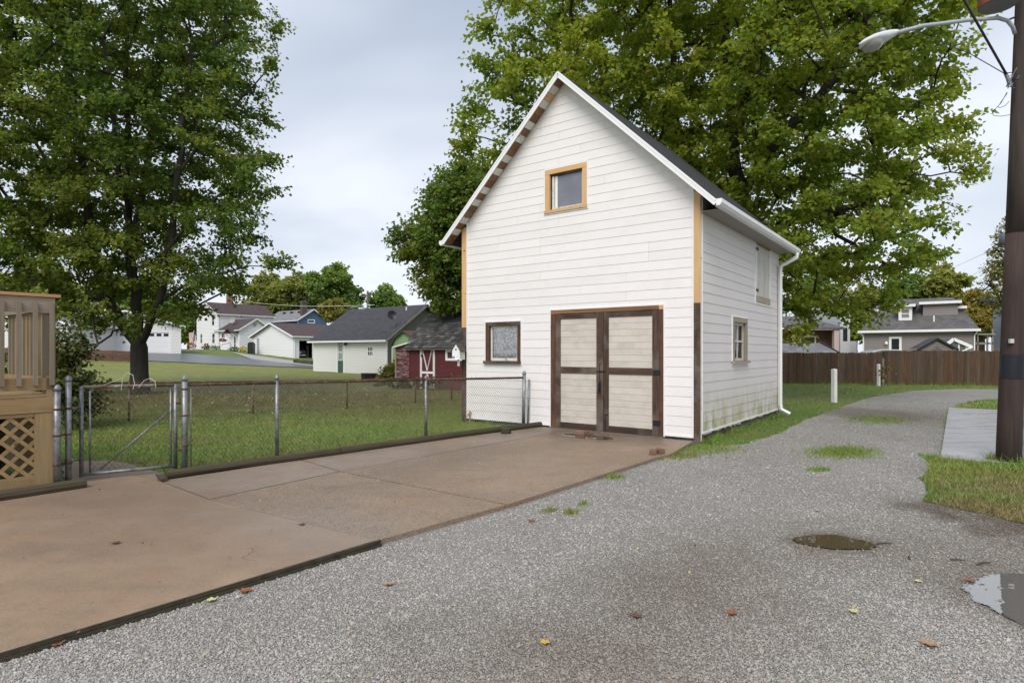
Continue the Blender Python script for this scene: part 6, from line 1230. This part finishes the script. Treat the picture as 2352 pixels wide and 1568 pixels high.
maple('shrub', 'yellow green garden plant at the corner of the red shed', 'plant', q_, [[(*q_[:2],-.05), (q_[0],q_[1],.5), (q_[0]+.1,q_[1],1.0)], [(q_[0],q_[1],.15), (q_[0]-.4,q_[1],.7)], [(q_[0],q_[1],.15), (q_[0]+.3,q_[1],.8)]], [(q_[0],q_[1],.55,.5,.4,.45), (q_[0]-.35,q_[1],.4,.3,.3,.3), (q_[0]+.3,q_[1],.8,.2,.2,.3)], 45, 2600, .12, m_leaf('garden plant leaves', ((.10,.12,.025), (.2,.2,.04), (.33,.27,.06)), .05, 1., .4), .02, 72, clump_r=.22, minsep=.14, twigs=5, rtip=.004, flare=0, pn=('stems', 'foliage'))
pl_ = gnd(2026, 886); q_ = (pl_[0], pl_[1]+.05, 0.)
maple('weed', 'thin reddish yellow weed beside the farther white post', 'plant', q_, [[(*q_[:2],-.05), (q_[0]+.05,q_[1],.5), (q_[0]+.2,q_[1],.95)], [(q_[0],q_[1],.3), (q_[0]-.1,q_[1],.7)]], [(q_[0]+.1,q_[1],.75,.3,.2,.3)], 8, 130, .1, m_leaf('weed leaves', ((.10,.10,.02), (.2,.12,.03), (.25,.12,.04)), .1, 1., .25), .015, 73, clump_r=.18, minsep=.1, twigs=4, rtip=.003, flare=0, pn=('stems', 'foliage'))
def low_plants(name, lab, u, v, n, w, seed, col=(.05,.075,.02)):
    x, y = gnd(u, v); return clump(name, lab, 'plant', x, y, 0., w, .42, col, n, None, seed, .13)
low_plants('ground_plant', 'low green plants with stones in front of the red shed door', 935, 890, 260, .9, 81); low_plants('ground_plant', 'dark low weeds along the foot of the red shed', 1005, 893, 200, 1.0, 82, (.035,.05,.018))

# ================================================ GRASS, GRAVEL, LEAVES
def inside(px, py, poly):
    r = np.zeros(len(px), bool); n = len(poly)
    for i in range(n):
        (x0, y0), (x1, y1) = poly[i], poly[(i+1) % n]; c = ((y0 > py) != (y1 > py)) & (px < (x1-x0)*(py-y0)/(y1-y0+1e-12)+x0); r ^= c
    return r
def blades(name, poly, n, hmin, hmax, w, lab, z0=0., ex=(), seed=1, grad=None):
    q = np.random.default_rng(seed); P = np.array(poly); x = q.uniform(P[:,0].min(), P[:,0].max(), n*3); y = q.uniform(P[:,1].min(), P[:,1].max(), n*3); k = inside(x, y, poly)
    for e in ex: k &= ~inside(x, y, e)
    if grad is not None: k &= q.uniform(size=len(x)) < np.clip(grad/np.maximum(y, 1), 0, 1)**2
    x, y = x[k][:n], y[k][:n]; n = len(x); h = q.uniform(hmin, hmax, n); ww = w*q.uniform(.6,1.4,n)*np.maximum(1, y/12); a = q.uniform(0, 6.28, n); ln = q.normal(size=(n,2))*.55*h[:,None]; zg_ = tzv(x, y)+z0
    V = np.stack([np.stack([x-np.cos(a)*ww, y-np.sin(a)*ww, zg_], 1), np.stack([x+np.cos(a)*ww, y+np.sin(a)*ww, zg_], 1), np.stack([x+ln[:,0], y+ln[:,1], zg_+h], 1)], 1).reshape(-1,3)
    o = fastmesh(name, V, np.arange(n*3).reshape(-1,3), M['blade']); return tag(o, lab, 'grass', None, 'stuff')
barn_fp = [place(-HW,0), place(HW,0), place(HW,BD), place(-HW,BD)]
lawn = [(-4.28,7.42), (-2.62,9.16), (-1.0,10.95), (.55,12.5), place(-2.6,.05), place(-HW,BD), (1.5,19.5), (-2,24), (-20,24), (-12,12), (-7,8.6), (-5.3,8.2)]
path_p = [gnd(*p) for p in ((150,1125), (150,1062), (250,1058), (300,1066), (345,1082), (405,1096), (380,1104))]
blades('lawn_grass', lawn, 150000, .022, .055, .006, 'short lawn grass of the fenced yard', 0, (barn_fp, path_p), 3, 11.)
bl_edge = [(-4.28,7.45), (-2.62,9.2), (-1.0,10.98), (.5,12.5), (.2,12.75), (-1.3,11.3), (-2.9,9.5), (-4.5,7.75)]
blades('lawn_grass', bl_edge, 6000, .04, .10, .007, 'longer grass fringe behind the landscape timbers', 0, (), 4)
strip_p = [place(HW+.03,-.2), (2.72,9.48), (3.42,10.13), (4.11,10.37), (5.25,11.76), (6.87,14.0), (9.29,17.04), (12.68,21.14), (16.61,24.7), (19.28,25.86), (32,26.2), (18.4,29.4), (4.1,32.4), (5,20), place(HW,BD), place(HW+.03,BD)]
blades('strip_grass', strip_p, 60000, .022, .055, .006, 'grass strip between the barn side and the gravel alley', 0, (barn_fp,), 5, 13.)
blades('verge_grass', VERGE, 26000, .02, .065, .005, 'patchy half dead grass of the right verge by the pole', .009, (), 6)
blades('island_grass', ISLE, 14000, .04, .08, .008, 'green grass island beyond the concrete pad', .009, (), 7)
for i, (u, v, r, n, lb_) in enumerate(((1560,1046,.42,900,'grass tuft at the corner of the driveway'),(1640,1034,.5,700,'sparse grass on the gravel by the barn corner'),(1410,1098,.16,160,'small grass tuft left of the gravel middle'),(1262,1175,.09,70,'tiny grass tuft, leftmost of three on the gravel'),(1310,1180,.10,80,'tiny grass tuft in the middle of three on the gravel'),(1340,1160,.07,50,'tiny grass tuft, topmost of three on the gravel'),(1935,1040,.55,2600,'sprawling grass patch in the middle of the alley'),(1880,1080,.16,200,'small grass patch below the long alley patch'),(2010,965,.9,1500,'thin grass in the wet part of the alley'))):
    x, y = gnd(u, v); q = np.random.default_rng(90+i); c, s = R2; t = q.normal(size=n)*r*.5; w_ = q.normal(size=n)*r*.6
    pts = np.stack([x+t*c+w_*.6, y-t*.25+w_*.8], 1); h = q.uniform(.02,.07,n); a = q.uniform(0,6.28,n); ln = q.normal(size=(n,2))*.5*h[:,None]; ww = .006
    V = np.stack([np.stack([pts[:,0]-np.cos(a)*ww, pts[:,1]-np.sin(a)*ww, np.full(n,.004)],1), np.stack([pts[:,0]+np.cos(a)*ww, pts[:,1]+np.sin(a)*ww, np.full(n,.004)],1), np.stack([pts[:,0]+ln[:,0], pts[:,1]+ln[:,1], h+.004],1)],1).reshape(-1,3)
    tag(fastmesh('grass_tuft', V, np.arange(n*3).reshape(-1,3), M['blade']), lb_, 'grass', None, 'stuff')
def fringe(pts, n, hmin, hmax, lab, seed, spread=.04, z0=.0):
    q = np.random.default_rng(seed); P = np.array(pts, float); L = np.linalg.norm(np.diff(P, axis=0), axis=1); k = q.choice(len(L), n, p=L/L.sum()); t = q.uniform(size=n); den = q.uniform(size=n) < .35+.65*(np.sin(t*9+k)+np.sin(t*23+k*2) > .2)
    x = P[k,0]+(P[k+1,0]-P[k,0])*t+q.normal(size=n)*spread; y = P[k,1]+(P[k+1,1]-P[k,1])*t+q.normal(size=n)*spread; x, y = x[den], y[den]; n = len(x); h = q.uniform(hmin,hmax,n); a = q.uniform(0,6.28,n); ln = q.normal(size=(n,2))*.6*h[:,None]; ww = .006
    V = np.stack([np.stack([x-np.cos(a)*ww, y-np.sin(a)*ww, np.full(n,z0)],1), np.stack([x+np.cos(a)*ww, y+np.sin(a)*ww, np.full(n,z0)],1), np.stack([x+ln[:,0], y+ln[:,1], h+z0],1)],1).reshape(-1,3)
    tag(fastmesh('weeds', V, np.arange(n*3).reshape(-1,3), M['blade']), lab, 'weeds', None, 'stuff')
fringe([(pb0[0]+.2*math.cos(i*.7), pb0[1]+.2*math.sin(i*.7)) for i in range(10)], 420, .05, .16, 'weeds round the foot of the utility pole', 31, .04, .02)
fringe([place(HW+.04,.0), place(HW+.04,BD)], 1500, .04, .15, 'weeds against the foundation of the barn side', 32, .05)
fringe([place(-2.6,-.02), place(-.6,-.02)], 420, .04, .12, 'weeds under the barn front behind the fence', 33, .03)
fringe([(4.0,32.5), (18.4,29.45), (33,25.9)], 3500, .06, .22, 'weeds along the foot of the board fence', 34, .06)
fringe([(6.42,8.96), (9.5,13.1), (12.4,17.0)], 260, .02, .07, 'sparse weeds along the concrete pad edge', 35, .04)
# loose stones on the gravel
q = np.random.default_rng(12)
def inpud(x, y, c, rx, ry, rot, k=.92):
    dx, dy = x-c[0], y-c[1]; u = dx*math.cos(rot)+dy*math.sin(rot); v = -dx*math.sin(rot)+dy*math.cos(rot); return (u/rx)**2+(v/ry)**2 < k
def stones(n, y0, y1, s0, s1, dens_pow):
    Y = y0*(y1/y0)**(q.uniform(size=n)**dens_pow); X = q.uniform(-.9, .9, n)*Y; k = inside(X, Y, ALLEY)
    sl_ = [(-5.3,-.1), (-1.05,4.93), (-.0,6.08), (2.17,8.8), (2.5,9.2), (3.2,10.4), (-5,10), (-9,3)]; k &= ~inside(X, Y, sl_); k &= ~inside(X, Y, VERGE)
    for c, rx, ry, rot in PUD: k &= ~inpud(X, Y, c, rx, ry, rot)
    X, Y = X[k], Y[k]; m = len(X); s = (s0+(s1-s0)*q.uniform(size=m)**2.4)*(1+.05*(Y-2.5))
    base = np.array([[1,0,0],[0,1,0],[-1,0,0],[0,-1,0],[.0,.0,1],[0,0,-1.]]); ra = np.linalg.qr(q.normal(size=(m,3,3)))[0]; V = np.einsum('nij,kj->nki', ra, base)*s[:,None,None]*q.uniform(.75,1.25,(m,6,1))*np.array([1,1,.72]); th = q.uniform(0,6.28,m); c, s_ = np.cos(th)[:,None], np.sin(th)[:,None]
    el = q.uniform(.6,1,m)[:,None]; x, y = V[:,:,0]*el, V[:,:,1]; V = np.stack([x*c-y*s_+X[:,None], x*s_+y*c+Y[:,None], V[:,:,2]+.004+s[:,None]*.22], 2).reshape(-1,3)
    T = np.array([[0,1,4],[1,2,4],[2,3,4],[3,0,4],[1,0,5],[2,1,5],[3,2,5],[0,3,5]]); return V, (T[None]+(np.arange(m)*6)[:,None,None]).reshape(-1,3)
Vs, Ts, off = [], [], 0
for a in ((235000,2.5,21,.0042,.0115,1.25), (700,2.5,10,.013,.022,1.)):
    v, t = stones(*a); Vs.append(v); Ts.append(t+off); off += len(v)
tag(fastmesh('gravel_stones', np.concatenate(Vs), np.concatenate(Ts), M['stone']), 'loose crushed grey stones covering the alley', 'gravel', None, 'stuff')
# fallen leaves: a scatter nobody could count on the lawn, and single ones on the gravel and concrete
def leafscatter(name, lab, pts, size, m, z=.03, seed=1):
    q = np.random.default_rng(seed); P = np.array(pts); n = len(P); nr = q.normal(size=(n,3))*.35+np.array([0,0,1]); a = q.normal(size=(n,3)); a -= nr*np.sum(a*nr,1,keepdims=True)/np.sum(nr*nr,1,keepdims=True); a /= np.linalg.norm(a,axis=1,keepdims=True); nr /= np.linalg.norm(nr,axis=1,keepdims=True); b = np.cross(nr,a); s = size*q.uniform(.5,1.3,(n,1))
    c = np.stack([P[:,0], P[:,1], tzv(P[:,0],P[:,1])+z+q.uniform(0,.03,n)],1); V = np.stack([c-a*s, c+b*s*.7, c+a*s, c-b*s*.7],1).reshape(-1,3); return tag(fastmesh(name, V, np.arange(n*4).reshape(-1,4), m), lab, 'leaves', None, 'stuff')
ml, nt, b = mat('fallen leaf'); g = nt.nodes.new('ShaderNodeNewGeometry'); nt.links.new(ramp(nt, g.outputs['Random Per Island'], [(0,(.10,.06,.03)), (.45,(.22,.15,.06)), (.75,(.42,.33,.10)), (1,(.50,.45,.24))]), b.inputs['Base Color']); b.inputs['Roughness'].default_value = .6
q = np.random.default_rng(8); t = q.normal(size=(2600,2))*np.array([5.5,4.2])+np.array([-10.0,21.5]); k = inside(t[:,0], t[:,1], [(-25,10), (-3.2,12), (-1.5,22), (-1,40), (-35,40)]); leafscatter('fallen_leaves', 'yellow and brown leaves littering the lawn under the left maple', t[k], .034, ml, .01, 2)
t = np.stack([q.uniform(5,14,160), q.uniform(11,27,160)],1); k = inside(t[:,0], t[:,1], strip_p); leafscatter('fallen_leaves', 'few yellow leaves on the grass beside the barn', t[k], .035, ml, .03, 3)
t = np.stack([q.uniform(-5,6,420), q.uniform(2.8,12,420)],1); k = ~inside(t[:,0], t[:,1], lawn) & ~inside(t[:,0], t[:,1], barn_fp); leafscatter('leaf_crumbs', 'tiny leaf crumbs and bark bits on the driveway and gravel', t[k], .012, ml, .06, 4)
cols = dict(rust=(.26,.09,.035), tan=(.36,.22,.12), yellow=(.55,.36,.05), pale=(.55,.52,.25), brown=(.12,.06,.035), dark=(.05,.035,.025)); lm = {}
for k_, c in cols.items(): lm[k_] = m_paint('leaf '+k_, c, .55, (.6,.5,.4), .6, 30)
def one_leaf(u, v, z, size, col, rz_, lab, curl=.3):
    x, y = gnd(u, v, z); size *= .8; t = thing('fallen_leaf', lab, 'leaf', (x, y, z+.006), rz_, 'single fallen leaves'); pts = []; n = 22
    for i in range(n):
        a = 2*math.pi*i/n; lob = .62+.38*abs(math.cos(2.5*a)); r = size*lob*(.75 if math.cos(a) < -.8 else 1); pts.append((r*math.cos(a), r*.85*math.sin(a), curl*size*(.5*abs(math.sin(a))+.35*math.cos(3*a)**2)))
    MB().add([(0,0,.1*size*curl)]+pts, [(0, i+1, (i+1) % n+1) for i in range(n)]).obj('blade', lm[col], t); MB().tube([(-size*.5,0,.004), (-size*1.3,.15*size,.01)], .0022, 4).obj('stalk', lm[col], t)
for a in ((266,1248,.055,.05,'brown',.3,'dry brown leaf lying alone on the left concrete slab'), (486,1379,.012,.045,'pale',1.,'pale green leaf on the gravel beside the edging board'), (563,1358,.012,.06,'rust',.2,'large rust leaf on the gravel above the pale green one'), (133,1480,.012,.05,'rust',2.,'orange leaf at the foot of the edging board, lower left'),
          (893,1342,.012,.05,'tan',.4,'curled tan leaf on the gravel near the end of the edging'), (1221,1196,.012,.05,'rust',1.4,'small upright reddish leaf just off the aggregate slab'), (1252,1477,.012,.04,'yellow',.9,'bright yellow leaf at the bottom middle of the gravel'), (1460,1416,.012,.05,'brown',.1,'olive brown leaf in the damp brown gravel'),
          (1680,1409,.012,.05,'rust',.7,'flat rust leaf on the gravel right of the damp patch'), (2132,1480,.012,.06,'tan',-.5,'long tan yellow leaf at the lower right of the gravel'), (1960,1405,.012,.04,'pale',1.2,'pale leaf below the small brown puddle'), (2227,1334,.014,.045,'rust',-.3,'orange brown leaf floating at the edge of the bright puddle'),
          (2110,1336,.012,.035,'pale',.4,'thin pale leaf left of the bright puddle'), (694,1206,.05,.04,'dark',.2,'wet black leaf on the joint of the concrete slabs')): one_leaf(*a[:6], a[6])
for i, (u, v, L, rz_, lab) in enumerate(((2030,1252,.14,.1,'thin dark twig right of the small brown puddle'), (2260,1298,.16,.35,'dark twig above the bright puddle, right of the others'), (2090,1284,.12,1.,'short twig between the two puddles'), (2200,1290,.1,-.2,'brown stick at the rim of the bright puddle'))):
    x, y = gnd(u, v); o = MB().tube([(-L/2,0,.012), (0,.008,.016), (L/2,0,.012)], [.005,.006,.003], 5).obj('twig', lm['dark']); o.location = (x, y, .004); o.rotation_euler = (0,0,rz_); tag(o, lab, 'twig', 'twigs on the gravel')
